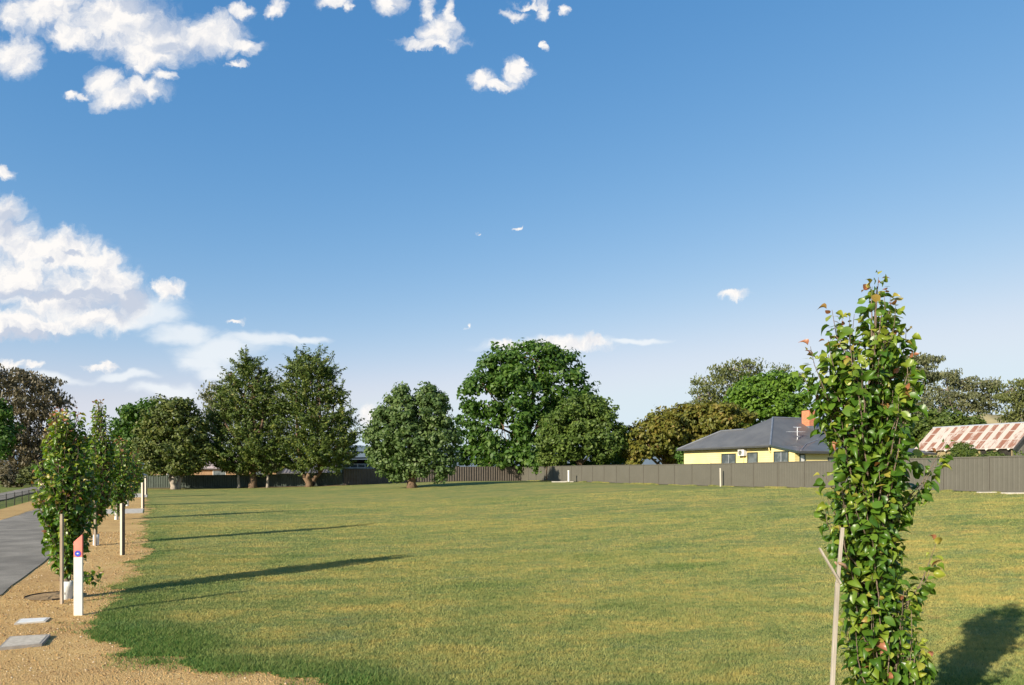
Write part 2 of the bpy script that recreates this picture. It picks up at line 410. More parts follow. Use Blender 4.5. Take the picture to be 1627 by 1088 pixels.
# concrete crossings from road to lawn edge
def crossing(y0, y1, u0, u1, dz=.03):
    mb = MB(); q = (.884, .468); r = (-.468, .884)
    c0 = []
    for (yy, uu) in ((y0, u0), (y0, u1), (y1, u1), (y1, u0)):
        bx, by = xu(0, yy), yy; k = uu * .884
        c0.append((bx + q[0] * k, by + q[1] * k))
    n = 6
    top = []
    for i in range(n + 1):
        for (a_, b_) in ((0, 1), (3, 2)):
            x = c0[a_][0] + (c0[b_][0] - c0[a_][0]) * i / n; y = c0[a_][1] + (c0[b_][1] - c0[a_][1]) * i / n
            top.append((x, y, hz(x, y) + dz))
    for i in range(n):
        a_, b_, c_, d_ = top[2*i], top[2*i+2], top[2*i+3], top[2*i+1]
        mb.prism([(p[0], p[1], p[2] - .12) for p in (a_, b_, c_, d_)], (0, 0, .12))
    return tag(mb.build('path', M['concrete']), kind='structure')
crossing(36.6, 40.6, -1.25, 1.15); crossing(56.8, 63.5, -1.25, 1.3)

ysl = np.concatenate([np.arange(3.0, 12, .11), np.arange(12, 26, .2), np.arange(26, 50, .5), np.arange(50, 90, 1.0)])
xsl = np.concatenate([np.arange(-45, -14, .4), np.arange(-14, 3, .13), np.arange(3, 40, .4)])
def lush_f(x, y):
    d = edge_dist(x, y); n = vnoise(x, y, .6, 11)
    far = 1 - .6 * ss(18, 40, y)
    corner = 1 - ss(8.6, 12.5, y) * .62
    l = (1 - ss(.10, 1.25, d + (n - .5) * 1.5)) * far * corner * (.55 + .55 * vnoise(x, y, 1.1, 55))
    return np.clip(l + .30 * ss(.70, .95, vnoise(x, y, .5, 21)) * (1 - ss(14, 30, y)), 0, 1)
grid_sheet('lawn', lambda u, y: u, ysl, xsl, M['lawn'], .012, mask=lambda x, y: sdist(x, y) > 0, extra={'lush': lush_f})

# grass blades near the camera
def blades():
    rs = np.random.RandomState(5); P = []
    for (y0, y1, n) in ((5.5, 9, 330000), (9, 13, 420000), (13, 19, 400000), (19, 30, 360000), (30, 46, 200000)):
        y = np.sqrt(rs.uniform(y0**2, y1**2, n)); x = rs.uniform(-.86, .86, n) * y
        sdv = sdist(x, y) + rs.normal(0, .09, n)
        k = ((sdv > 0) & (rs.rand(n) < .30 + .7 * vnoise(x, y, 2.6, 31))) | ((sdv > -.45) & (rs.rand(n) < .10) & (vnoise(x, y, 2.2, 77) > .5)); P.append(np.stack([x[k], y[k]], -1))
    n = 60000; a_ = rs.uniform(A_far_ := -62.0, 14.0, n); bb_ = -.10 - np.abs(rs.normal(0, .10, n)); fx = 24.4 + a_ * .3817 + bb_ * .9243; fy_ = 32.6 - a_ * .9243 + bb_ * .3817
    kf = vnoise(fx, fy_, .7, 61) > .42; P.append(np.stack([fx[kf], fy_[kf]], -1)); nfence = int(kf.sum())
    P = np.concatenate(P); x, y = P[:, 0], P[:, 1]; n = len(x)
    lush = lush_f(x, y)
    tall = .55 + .9 * vnoise(x, y, 1.2, 41)
    isf = np.zeros(n); isf[-nfence:] = 1
    H = (isf * .10 * vnoise(x, y, .9, 71) + .010 + .018 * tall + .015 * lush) * rs.uniform(.6, 1.35, n)
    W = (.0022 + .00036 * y) * rs.uniform(.7, 1.3, n)
    th = rs.uniform(0, 2 * np.pi, n); le = rs.uniform(.2, 1.3, n) * H; lt = rs.uniform(0, 2 * np.pi, n)
    z = h(x, y) + .010
    b0 = np.stack([x - np.cos(th) * W, y - np.sin(th) * W, z], -1); b1 = np.stack([x + np.cos(th) * W, y + np.sin(th) * W, z], -1)
    tp = np.stack([x + np.cos(lt) * le, y + np.sin(lt) * le, z + H], -1)
    V = np.stack([b0, b1, tp], 1).reshape(-1, 3); Fc = np.arange(3 * n).reshape(-1, 3)
    o = mesh_np('grass', V, Fc, M['blade'], var=np.repeat(rs.rand(n) ** 2, 3), extra={'lush': np.repeat(lush, 3)})
    tag(o, 'short mown green and straw coloured grass blades of the lawn', 'grass', kind='stuff')
blades()

# loose stones on the verge
m, t = new_mat('pebble'); vv = t.new('ShaderNodeAttribute', attribute_name='var')
c = t.ramp(vv.outputs['Fac'], [(0, (.18, .10, .05)), (.3, (.38, .23, .09)), (.8, (.60, .39, .16)), (.96, (.66, .50, .30)), (1, (.82, .72, .55))])
b = principled(t, c, .85, .2); t.link(b.outputs[0], t.out.inputs[0]); M['pebble'] = m
def pebbles():
    rs = np.random.RandomState(8); n = 60000
    y = np.concatenate([rs.uniform(5.5, 14, 42000), rs.uniform(14, 26, 18000)]); u = rs.uniform(-1.6, 6, n); x = xu(u, y)
    k = (sdist(x, y) < .15) & (x > -.86 * y - 2) & (u > -1.25 - .35 * rs.rand(n)); x, y = x[k], y[k]; n = len(x)
    s = .0035 + .011 * rs.rand(n) ** 3; s *= 1 + .05 * (y - 8)
    O = np.array([(1,0,0),(0,1,0),(-1,0,0),(0,-1,0),(0,0,.75),(0,0,-.6)], float)
    T = np.array([(0,1,4),(1,2,4),(2,3,4),(3,0,4),(1,0,5),(2,1,5),(3,2,5),(0,3,5)])
    th = rs.uniform(0, 6.28, n); ct, st_ = np.cos(th), np.sin(th)
    L = O[None] * (s[:, None, None] * rs.uniform(.6, 1.3, (n, 6, 1)))
    V = np.stack([L[..., 0] * ct[:, None] - L[..., 1] * st_[:, None] + x[:, None], L[..., 0] * st_[:, None] + L[..., 1] * ct[:, None] + y[:, None], L[..., 2] + (h(x, y) + .3 * s)[:, None]], -1).reshape(-1, 3)
    Fc = (T[None] + (np.arange(n) * 6)[:, None, None]).reshape(-1, 3)
    tag(mesh_np('gravel', V, Fc, M['pebble'], var=np.repeat(rs.rand(n), 6)), 'loose tan stones scattered over the gravel verge', 'gravel', kind='stuff')
pebbles()

# ------------------------------------------------------------------ hills
def hills(name, dist, prof, mat, depth):
    V = []; n = 160; rr = np.random.RandomState(4)
    a0, a1 = prof[0][0], prof[-1][0]
    pxs = np.linspace(a0, a1, n); top = np.interp(pxs, [p[0] for p in prof], [p[1] for p in prof])
    top = top + (vnoise(pxs, pxs * 0, .02, 3) - .5) * 6 + (vnoise(pxs, pxs * 0, .09, 4) - .5) * 2
    rows = [(-1, 0), (-.6, .22), (-.3, .62), (0, 1), (.5, .5), (1, 0)]
    for (dy, f) in rows:
        for k in range(n):
            Y = dist + dy * depth; X = (pxs[k] - 813.5) / F * dist
            V.append((X, Y, -4 + f * (EYE + 4 + (745 - top[k]) / F * dist) * (1 + (.12 * (vnoise(np.array([pxs[k]]), np.array([dy * 50.]), .03, 6)[0] - .5) if f < 1 else 0))))
    Fc = [(i*n+j, i*n+j+1, (i+1)*n+j+1, (i+1)*n+j) for i in range(len(rows)-1) for j in range(n-1)]
    return tag(mesh_np(name, V, Fc, mat, smooth=True), kind='structure')
M['hill_far_haze'] = mottled('hill_far_haze', (.12, .16, .19), (.17, .205, .235), .004, 1, 0, 4, 0)  # bluish forest, with the blue of distance haze put into its base colour
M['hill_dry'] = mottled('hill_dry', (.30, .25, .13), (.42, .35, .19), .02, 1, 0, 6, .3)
hills('hills', 5200, [(-900, 722), (-200, 715), (100, 716), (420, 722), (520, 712), (575, 706), (640, 710), (760, 716), (900, 710), (990, 704), (1060, 708), (1300, 712), (1700, 704), (2400, 716)], M['hill_far_haze'], 900)
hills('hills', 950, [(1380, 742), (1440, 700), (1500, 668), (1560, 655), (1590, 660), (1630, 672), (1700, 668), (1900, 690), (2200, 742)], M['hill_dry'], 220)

# ------------------------------------------------------------------ fences
M['fence_brown'] = mottled('fence_brown', (.100, .094, .075), (.116, .109, .088), .8, .55, .3, 5, .02)
M['fence_dark'] = mottled('fence_dark', (.090, .074, .060), (.125, .105, .085), 2, .6, .3, 3, .05)
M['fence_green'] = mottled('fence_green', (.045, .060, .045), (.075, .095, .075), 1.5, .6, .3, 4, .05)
M['fence_rail'] = mottled('fence_rail', (.10, .092, .075), (.12, .11, .09), 2, .5, .4, 3, .02)
AV = np.array([.3817, -.9243]); BV = np.array([.9243, .3817]); F0 = np.array([24.4, 32.6])
def W2(a, b): p = F0 + a * AV + b * BV; return float(p[0]), float(p[1])
def a_at(px, b):
    t = (px - 813.5) / F
    return (t * (F0[1] + .3817 * b) - F0[0] - .9243 * b) / (.3817 + .9243 * t)
def z_at(py, px, b):
    y = W2(a_at(px, b), b)[1]; return EYE + (745 - py) / F * y

def rib_panel(L, H, pitch=.19, depth=.035, flat=.5):
    """corrugated sheet in local x (0..L), z (0..H), ribs standing out to -y"""
    mb = MB(); n = max(2, int(round(L / pitch))); w_ = L / n; pr = []
    for i in range(n):
        x = i * w_; pr += [(x, 0), (x + w_ * flat, 0), (x + w_ * (flat + .12), -depth), (x + w_ * .88, -depth)]
    pr.append((L, 0))
    b = len(mb.v)
    for (x, y) in pr: mb.v += [(x, y, 0), (x, y, H)]
    for (x, y) in pr: mb.v += [(x, y + .006, 0), (x, y + .006, H)]
    k = len(pr)
    for i in range(k - 1):
        mb.f.append((2*i, 2*i+2, 2*i+3, 2*i+1)); mb.f.append((2*k+2*i, 2*k+2*i+1, 2*k+2*i+3, 2*k+2*i+2))
        mb.f.append((2*i+1, 2*i+3, 2*k+2*i+3, 2*k+2*i+1))
    return mb
def fence(name, label, P, Q, H, pm, rm, bay=2.37, pitch=.19, depth=.03, flat=.5, gap=.03, postw=.05, posts=True, post_h=.02, label_cat='fence'):
    """bays from P to Q (world xy); the local y- side is the side seen from the lawn"""
    P = Vector(P); Q = Vector(Q); d = Q - P; L = d.length; n = max(1, int(round(L / bay))); bl = L / n
    root = thing(name, label, label_cat, (P.x, P.y, hz(P.x, P.y)), math.atan2(d.y, d.x)); z0 = hz(P.x, P.y); u_ = d.normalized()
    for i in range(n):
        a_ = P + u_ * (i * bl); b_ = P + u_ * ((i + 1) * bl)
        zb = (hz(a_.x, a_.y) + hz(b_.x, b_.y)) / 2 - z0 + gap
        g = rib_panel(bl - postw, H - gap - .07, pitch, depth, flat)
        g.v = [(x + i * bl + postw / 2, y, z + zb + .035) for (x, y, z) in g.v]
        pn = g.build('panel', pm, root)
        MB().box(i*bl + postw/2, -.035, zb + H - gap - .06, (i+1)*bl - postw/2, .03, zb + H - gap).build('rail', rm, root)
        MB().box(i*bl + postw/2, -.035, zb, (i+1)*bl - postw/2, .03, zb + .05).build('rail', rm, root)
    if posts:
        for i in range(n + 1):
            a_ = P + u_ * (i * bl); zb = hz(a_.x, a_.y) - z0
            MB().box(i*bl - postw/2 + .003, -.042, zb - .1, i*bl + postw/2 - .003, .042, zb + H + post_h).build('post', rm, root)
    return root
# the long brown fence on the far side of the lawn (from its far corner towards the camera)
A_far = a_at(828, 0); pF = W2(A_far, 0); pN = W2(A_far + 2.37 * 33, 0)
fence('metal_fence', 'long smooth brown sheet metal fence in front of the yellow house', pF, pN, 1.80, M['fence_brown'], M['fence_rail'], 2.37, .24, .008, .62, .05)
pC = (-19.6, 79.6)
fence('metal_fence', 'dark brown ribbed metal fence behind the lone round tree', pC, (pF[0] - .1, pF[1] - .04), 1.85, M['fence_dark'], M['fence_dark'], 2.37, .30, .07, .45, .0)
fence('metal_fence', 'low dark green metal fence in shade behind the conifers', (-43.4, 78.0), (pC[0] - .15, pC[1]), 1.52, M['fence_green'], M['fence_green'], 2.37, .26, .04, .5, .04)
# short dark return at the far left end of the green fence
fence('metal_fence', 'short dark metal fence piece beside the road end', (-45.2, 77.2), (-43.6, 77.9), 1.75, M['fence_dark'], M['fence_dark'], 2.37, .26, .04, .5, .0)

# wire mesh fence along the road
M['steel_dark'] = mottled('steel_dark', (.035, .035, .03), (.07, .065, .055), 8, .6, .4, 3, .05, metal=.3)
m, t = new_mat('wire_mesh'); co = t.new('ShaderNodeTexCoord').outputs['Object']
b = principled(t, (.10, .10, .09), .6, .4, .5); t.link(b.outputs[0], t.out.inputs[0]); M['wire'] = m
root = thing('wire_fence', 'low black wire mesh fence on thin posts beyond the road', 'fence', (float(xu(-7.4, 24)), 24, 0))
bx, by = float(xu(-7.4, 24)), 24
ypos = [24 + 2.64 * i for i in range(20)]
for i, y in enumerate(ypos):
    x = float(xu(-7.4, y)); MB().tube([(x - bx, y - by, hz(x, y)), (x - bx, y - by, hz(x, y) + .86)], .028, 6).build('post', M['steel_dark'], root)
for i in range(19):
    y0, y1 = ypos[i], ypos[i+1]; mb = MB(); x0, x1 = float(xu(-7.4, y0)) - bx, float(xu(-7.4, y1)) - bx
    za, zb = hz(x0 + bx, y0), hz(x1 + bx, y1)
    for k, zz in enumerate((.08, .22, .36, .50, .64, .80)):
        mb.tube([(x0, y0 - by, za + zz), (x1, y1 - by, zb + zz)], .011 if k == 5 else .004, 4)
    for k in range(1, 18):
        f = k / 18; x = x0 + (x1 - x0) * f; y = y0 - by + (y1 - y0) * f; mb.tube([(x, y, za + .08), (x, y, za + .8)], .0035, 4)
    mb.build('wire_mesh', M['wire'], root)

# ------------------------------------------------------------------ trees of the middle distance
def norm(a): return a / np.maximum(np.linalg.norm(a, axis=-1, keepdims=True), 1e-9)
def lobes_world(lst, Y0):
    out = []
    for l in lst:
        px, py, rx, ry = l[:4]; dy = l[4] if len(l) > 4 else 0.0; Y = Y0 + dy; k = Y / F
        out.append(((px - 813.5) * k, Y, EYE + (745 - py) * k, rx * k, max(rx, ry * .8) * k * .9, ry * k))
    return np.array(out)
NLEAF = 0
def crown_points(L, rc, n_leaf, cover, inner, rs, mode, flat=.75):
    cs, ds, li = [], [], []
    for i, (cx, cy, cz, rx, ry, rz) in enumerate(L):
        area = 4 * np.pi * (((rx*ry)**1.6 + (rx*rz)**1.6 + (ry*rz)**1.6) / 3) ** (1/1.6)
        n = int(cover * area / (np.pi * rc * rc)) + 3
        d = norm(rs.normal(size=(n, 3))); rad = 1 - np.abs(rs.normal(0, .13, n)) + rs.uniform(-.02, .16, n) * (rs.rand(n) < .35) + rs.uniform(.0, .34, n) * (rs.rand(n) < .16) - rs.uniform(.0, .4, n) * (rs.rand(n) < .25)
        ni = int(n * inner); d2 = norm(rs.normal(size=(ni, 3))); r2 = rs.rand(ni) ** .4 * .85
        d = np.concatenate([d, d2]); rad = np.concatenate([rad, r2])
        p = np.array([cx, cy, cz]) + d * rad[:, None] * np.array([rx, ry, rz])
        keep = np.ones(len(p), bool)
        for j, q in enumerate(L):
            if j != i: keep &= (((p - q[:3]) / (q[3:] * .72)) ** 2).sum(1) > 1
        keep[n:] = True
        cs.append(p[keep]); ds.append(d[keep]); li.append(np.full(keep.sum(), i))
    return np.concatenate(cs), np.concatenate(ds), np.concatenate(li)
def crown(name, L, rc, n_leaf, leaf, mat, parent, seed, cover=1.1, inner=.3, mode='broad', hue=0.0, aspect=.62):
    n_leaf = int(n_leaf * (1.25 if mode == 'euc' else 1.5)); leaf *= 1.32; cover *= (1.1 if mode == 'euc' else 1.35); inner = max(inner, .3)
    rs = np.random.RandomState(seed)
    c, d, li = crown_points(L, rc, n_leaf, cover, inner, rs, mode)
    m_ = len(c); cvar = rs.normal(0, .5, m_); sz = rs.uniform(.6, 1.35, m_)
    keep = rs.rand(m_, n_leaf) < rs.uniform(.45, 1, (m_, 1)); ci = np.repeat(np.arange(m_), n_leaf)[keep.ravel()]
    N = len(ci); C_, D_ = c[ci], d[ci]; s = sz[ci][:, None]
    if mode == 'conifer':
        a = D_ * np.array([1, 1, .35]) + np.array([0, 0, .42]); a = norm(a + rs.normal(0, .22, (m_, 3))[ci])
        t = rs.uniform(-1, 1, (N, 1)); wdt = (1 - .75 * (t + 1) / 2)
        off = a * t * rc * 1.30 * s + rs.normal(0, .24, (N, 3)) * rc * s * wdt * np.array([1, 1, .6])
        T = norm(a + rs.normal(0, .38, (N, 3))); Nn = norm(np.cross(T, rs.normal(size=(N, 3))) * .7 + norm(off + 1e-3) * .8 + np.array([0, 0, .4]))
    else:
        o = norm(rs.normal(size=(N, 3))) * rs.rand(N, 1) ** .45
        fl = np.array([1, 1, .72]) if mode == 'broad' else np.array([1.15, 1.15, .5])
        off = o * rc * s * fl
        Nn = norm(o * .9 + D_ * .35 + np.array([0, 0, .35]) + rs.normal(0, .5, (N, 3)))
        T = rs.normal(size=(N, 3)) if mode == 'broad' else rs.normal(0, .6, (N, 3)) + np.array([0, 0, -1.0])
        if mode == 'euc': Nn = norm(rs.normal(size=(N, 3)) * np.array([1, 1, .5]) + D_ * .3)
    global NLEAF; NLEAF += N
    P = C_ + off; T = norm(T - (T * Nn).sum(1, keepdims=True) * Nn); B = np.cross(Nn, T)
    ls = leaf * rs.uniform(.6, 1.35, (N, 1)); wd = ls * aspect
    V = np.stack([P - T * ls * .5, P + B * wd * .5 - T * ls * .08, P + T * ls * .5, P - B * wd * .5 - T * ls * .08], 1).reshape(-1, 3)
    var = np.clip(.5 + hue + .20 * cvar[ci] + rs.normal(0, .14, N), 0, 1)
    return mesh_np(name, V, np.arange(4 * N).reshape(-1, 4), mat, parent, var=np.repeat(var, 4)), c, li
def limbs(parent, base, L, cl, li, mat, seed, r0, fork=.25, stems=1, twigs=5, spread=.25, lean=0.0):
    rs = random.Random(seed); mb = MB(); bx, by, bz = base
    top = max(l[2] for l in L); cz = sum(l[2] for l in L) / len(L)
    cxm = sum(l[0] for l in L) / len(L); cym = sum(l[1] for l in L) / len(L)
    zf = bz + (top - bz) * fork; sp = []
    for k in range(stems):
        q = 2 * math.pi * (k + .3) / stems; off = spread * (top - bz) * (.25 if stems > 1 else .02)
        fx, fy = bx + math.cos(q) * off + lean * (zf - bz), by + math.sin(q) * off
        rb = r0 * (.62 if stems > 1 else 1)
        pts = [(bx + math.cos(q) * r0 * .6 * (stems > 1), by + math.sin(q) * r0 * .6 * (stems > 1), bz - .15)]
        for j in range(1, 5):
            f = j / 4; pts.append((bx + (fx - bx) * f + rs.uniform(-.3, .3) * r0, by + (fy - by) * f + rs.uniform(-.3, .3) * r0, bz + (zf - bz) * f))
        mb.tube(pts, [rb * 1.45, rb * 1.0, rb * .9, rb * .8, rb * .7], 9); sp.append((pts[-1], rb * .7))
        # leader up to the highest lobe
    for i, l in enumerate(L):
        s_, rb = min(sp, key=lambda s: (s[0][0] - l[0]) ** 2 + (s[0][1] - l[1]) ** 2)
        tgt = Vector((l[0], l[1], l[2] + l[5] * .35)); a = Vector(s_); ln = (tgt - a).length
        mid = a.lerp(tgt, .5) + Vector((rs.uniform(-1, 1), rs.uniform(-1, 1), rs.uniform(0, 1))) * ln * .10
        q1 = a.lerp(mid, .5) + Vector((rs.uniform(-1, 1), rs.uniform(-1, 1), .3)) * ln * .05
        q3 = mid.lerp(tgt, .5) + Vector((rs.uniform(-1, 1), rs.uniform(-1, 1), 0)) * ln * .05
        rl = min(rb * .7, .022 * ln + .02); path = [a, q1, mid, q3, tgt]
        mb.tube(path, [rl * 1.1, rl * .85, rl * .65, rl * .45, rl * .22], 6)
        idx = [j for j in range(len(cl)) if li[j] == i]; rs.shuffle(idx)
        for j in idx[:twigs]:
            c = Vector(cl[j]); st_ = min((q1, mid, q3, tgt), key=lambda p: (p - c).length)
            m_ = st_.lerp(c, .5) + Vector((rs.uniform(-1, 1), rs.uniform(-1, 1), rs.uniform(-.3, 1))) * (c - st_).length * .12
            mb.tube([st_, m_, c], [rl * .36, rl * .24, rl * .09], 5, cap=False)
    return mb.build('trunk', mat, parent, smooth=True)
def tree(name, label, cat, base_px, Y, lobes, rc, nl, leaf, lm, bm, seed, r0=.3, group=None, **kw):
    lk = {k: kw.pop(k) for k in list(kw) if k in ('fork', 'stems', 'twigs', 'spread', 'lean')}
    bx = (base_px - 813.5) / F * Y; bz = hz(bx, Y)
    root = thing(name, label, cat, (bx, Y, bz), 0, group)
    L = lobes_world(lobes, Y) - np.array([bx, Y, bz, 0, 0, 0])
    o, cl, li = crown('crown', L, rc, nl, leaf, lm, root, seed, **kw)
    limbs(root, (0, 0, 0), L, cl, li, bm, seed, r0, **lk)
    return root

M['oak'] = leaf_mat('oak', [(0, (0.034, 0.081, 0.013)), (.5, (0.070, 0.142, 0.020)), (1, (0.132, 0.203, 0.031))])
M['ash'] = leaf_mat('ash', [(0, (0.054, 0.098, 0.030)), (.5, (0.101, 0.159, 0.045)), (1, (0.169, 0.220, 0.065))])
M['olive_pine'] = leaf_mat('olive_pine', [(0, (.055, .095, .018)), (.5, (.100, .155, .028)), (1, (.165, .215, .040))])
M['cypress'] = leaf_mat('cypress', [(0, (.032, .056, .012)), (.4, (.078, .122, .022)), (.75, (.150, .180, .032)), (1, (.22, .20, .045))], .22)
M['cypress_dense'] = leaf_mat('cypress_dense', [(0, (.034, .055, .012)), (.45, (.095, .125, .024)), (1, (.185, .180, .042))], .2)
M['euc_brown'] = leaf_mat('euc_brown', [(0, (.062, .064, .036)), (.5, (.125, .108, .060)), (1, (.205, .155, .085))], .25, (1, .97, .6))
M['euc_grey'] = leaf_mat('euc_grey', [(0, (.070, .085, .038)), (.5, (.130, .142, .062)), (1, (.21, .20, .095))], .25, (1, 1.05, .6))
M['euc_green'] = leaf_mat('euc_green', [(0, (0.060, 0.078, 0.023)), (.5, (0.114, 0.134, 0.038)), (1, (0.186, 0.192, 0.054))], .25, (1, 1.1, .5))
M['maroon'] = leaf_mat('maroon', [(0, (.070, .090, .014)), (.45, (.145, .155, .022)), (.78, (.210, .170, .032)), (1, (.24, .12, .04))], .3, (1.2, 1, .35))
M['bright'] = leaf_mat('bright', [(0, (0.049, 0.111, 0.012)), (.5, (0.105, 0.195, 0.018)), (1, (0.182, 0.286, 0.030))])
M['shrub'] = leaf_mat('shrub', [(0, (0.046, 0.081, 0.015)), (.5, (0.091, 0.131, 0.022)), (1, (0.143, 0.188, 0.035))])

# behind the lawn, centre
tree('oak_tree', 'tallest tree, a broad dark green dome behind the metal fence corner', 'tree', 838, 95,
     [(845,582,56,36),(798,592,45,35),(885,592,42,35),(768,625,38,38,-2),(830,632,60,45,-3),(900,632,42,42),(752,682,32,38,-3),(800,692,45,42,-5),(850,692,45,40,-5),
      (740,722,22,20,-4),(785,733,34,15,-6),(835,728,40,16,-6),(932,642,28,30),(890,682,40,35,-2),(950,662,16,25),(865,562,24,16),(820,565,22,16)],
     1.15, 36, .46, M['oak'], M['bark_brown'], 11, .75, cover=.84, inner=.10, fork=.28, twigs=8)
tree('dense_tree', 'rounded olive green tree in front of the tall dome, trunk at the fence', 'tree', 922, 81,
     [(925,662,38,34),(885,682,26,30),(958,678,30,30),(925,702,44,22),(898,712,26,20),(980,695,15,20),(870,700,15,16),(945,645,22,16),(905,650,20,16),(955,712,26,16)],
     .80, 44, .30, M['olive_pine'], M['bark_brown'], 12, .3, cover=1.35, inner=.25, fork=.2)
tree('shrub', 'low yellow olive shrub at the foot of the tall dome', 'shrub', 868, 81.5, [(868,728,16,10),(880,732,14,8)], .5, 40, .2, M['olive_pine'], M['bark_brown'], 13, .08, cover=1.4, hue=.15)
tree('ash_tree', 'lone round grey green tree standing on the open lawn', 'tree', 655, 66,
     [(650,656,36,28),(618,670,26,24),(690,664,28,28),(604,700,25,26),(650,702,45,34),(697,700,30,30),(622,733,28,20),(660,740,30,18),(702,732,20,20),(698,752,8,9),(638,630,16,12),(680,632,22,14),(640,755,20,8),(608,660,12,12),(597,722,14,18),(640,618,8,7),(678,620,10,9),(700,636,8,8),(624,634,8,8),(716,690,10,12),(588,690,9,10)],
     .62, 40, .25, M['ash'], M['bark_brown'], 14, .42, cover=1.35, inner=.3, fork=.22, twigs=6)
tree('shrub', 'dark shrubbery filling the gap under the olive green tree behind the fence', 'shrub', 935, 84, [(905,738,24,12),(940,738,26,12),(972,735,20,12),(870,742,20,10)], .6, 34, .28, M['oak'], M['bark_brown'], 15, .1, cover=1.1)
# conifers
tree('conifer_tree', 'tall pointed conifer with spiky sprays, left of the twin pair', 'tree', 402, 77.5,
     [(393,592,18,24),(378,610,16,14),(410,612,20,16),(390,640,36,30),(358,655,22,20),(425,650,24,22),(395,682,48,30),(352,690,22,24),(440,690,24,24),(395,716,56,24),(370,738,34,12),(425,738,28,14),(396,576,6,10),(430,720,26,18),(345,720,18,18),(384,586,5,12),(412,592,5,13),(366,600,5,12),(426,618,6,14),(352,630,7,13),(340,664,7,12),],
     .95, 56, .25, M['cypress'], M['bark_brown'], 21, .42, mode='conifer', cover=2.0, inner=.5, fork=.12, aspect=.35)
tree('conifer_tree', 'tall wide conifer with several stems, right of the twin pair', 'tree', 492, 77.5,
     [(488,592,30,26),(470,585,14,14),(510,585,18,16),(490,630,40,32),(462,640,22,24),(522,628,18,20),(500,672,50,30),(540,660,16,18),(500,712,56,28),(468,700,24,24),(545,700,20,24),(475,738,26,12),(532,728,32,18),(488,568,8,10),(505,572,5,10),(472,578,5,12),(524,596,6,12),(452,612,6,14),(540,628,6,14),(556,668,6,12),(446,650,6,14),(560,690,8,10),],
     .95, 56, .25, M['cypress'], M['bark_brown'], 22, .50, mode='conifer', cover=2.0, inner=.5, fork=.10, stems=3, spread=.3, aspect=.35)
tree('cypress_tree', 'dense rounded dark cypress with pale forked trunk near the verge', 'tree', 278, 74.5,
     [(275,655,30,22),(290,645,12,12),(250,680,26,26),(302,684,26,28),(275,706,50,28),(245,728,26,20),(305,728,30,20),(275,740,36,12),(325,720,14,18),(233,705,14,18)],
     .70, 44, .25, M['cypress_dense'], M['bark_pale'], 23, .42, cover=1.45, inner=.35, fork=.16, stems=3, spread=.3)
tree('small_tree', 'thin pale trunk small tree between the dense cypress and the tall conifer', 'tree', 379, 77.3, [(372,742,18,9),(390,745,14,8),(360,738,12,8)], .5, 30, .2, M['cypress_dense'], M['bark_pale'], 24, .16, cover=1.0, fork=.55)
tree('small_tree', 'small grey leaved tree under the gap between the twin conifers', 'tree', 425, 77.3, [(425,735,14,14),(415,742,10,10),(436,740,10,10),(428,722,12,10)], .5, 34, .18, M['euc_grey'], M['bark_pale'], 25, .15, cover=1.1, fork=.42)
tree('broadleaf_tree', 'dark green broadleaf tree behind the left shoulder of the dense cypress', 'tree', 222, 98,
     [(210,668,20,22),(238,660,30,22),(195,690,15,18),(215,705,30,30),(250,690,30,30),(205,655,12,10)], 1.0, 34, .42, M['oak'], M['bark_brown'], 26, .35, cover=1.1, inner=.2)
tree('gum_tree', 'hazy grey brown gum tree behind the left side of the tall conifer', 'tree', 352, 112,
     [(345,622,20,12),(338,650,16,14),(360,640,18,18),(350,672,24,16),(335,632,10,8)], 1.3, 34, .42, M['euc_grey'], M['bark_pale'], 27, .4, mode='euc', cover=1.2, twigs=8, aspect=.4)
tree('gum_tree', 'grey brown gum tree top rising between the twin conifers', 'tree', 432, 112,
     [(432,605,14,16),(436,635,16,20),(428,665,18,20)], 1.3, 34, .42, M['euc_grey'], M['bark_pale'], 28, .4, mode='euc', cover=1.2, twigs=8, aspect=.4)
# far left
tree('gum_tree', 'huge brown gum tree with bare pale limbs at the far left', 'tree', 28, 96,
     [(15,598,38,14),(55,612,34,14),(82,632,22,10),(-30,615,40,24),(40,635,40,16),(70,655,24,14),(20,660,34,18),(60,690,36,20),(10,700,40,24),(45,722,44,20),(82,705,18,20),(-25,680,36,34),(20,745,46,16),(98,640,8,7),(70,745,20,12)],
     1.3, 40, .40, M['euc_brown'], M['bark_pale'], 31, .85, mode='euc', cover=1.6, inner=.15, fork=.18, twigs=10, stems=3, spread=.35, aspect=.4)
tree('dense_tree', 'dark green tree cut by the left photo edge, before the huge gum', 'tree', -12, 88, [(-6,655,20,20),(-15,685,34,26),(0,706,20,18)], .9, 40, .35, M['oak'], M['bark_brown'], 32, .3, cover=1.1)
tree('shrub', 'pale green shrub under the huge gum tree beside the grey shed', 'shrub', 50, 84, [(50,752,12,10),(40,760,14,8)], .5, 36, .22, M['euc_green'], M['bark_grey'], 33, .08, cover=1.2)
tree('shrub', 'olive shrub under the huge gum tree at the far left edge', 'shrub', 14, 84, [(14,758,16,14),(22,764,12,8)], .5, 36, .22, M['euc_brown'], M['bark_grey'], 34, .08, cover=1.2)
tree('broadleaf_tree', 'dark tree glimpsed between the street pear crowns', 'tree', 150, 120, [(135,715,30,22),(165,725,28,20),(120,735,26,20),(190,735,20,16)], 1.1, 34, .45, M['oak'], M['bark_brown'], 35, .3, cover=1.1)
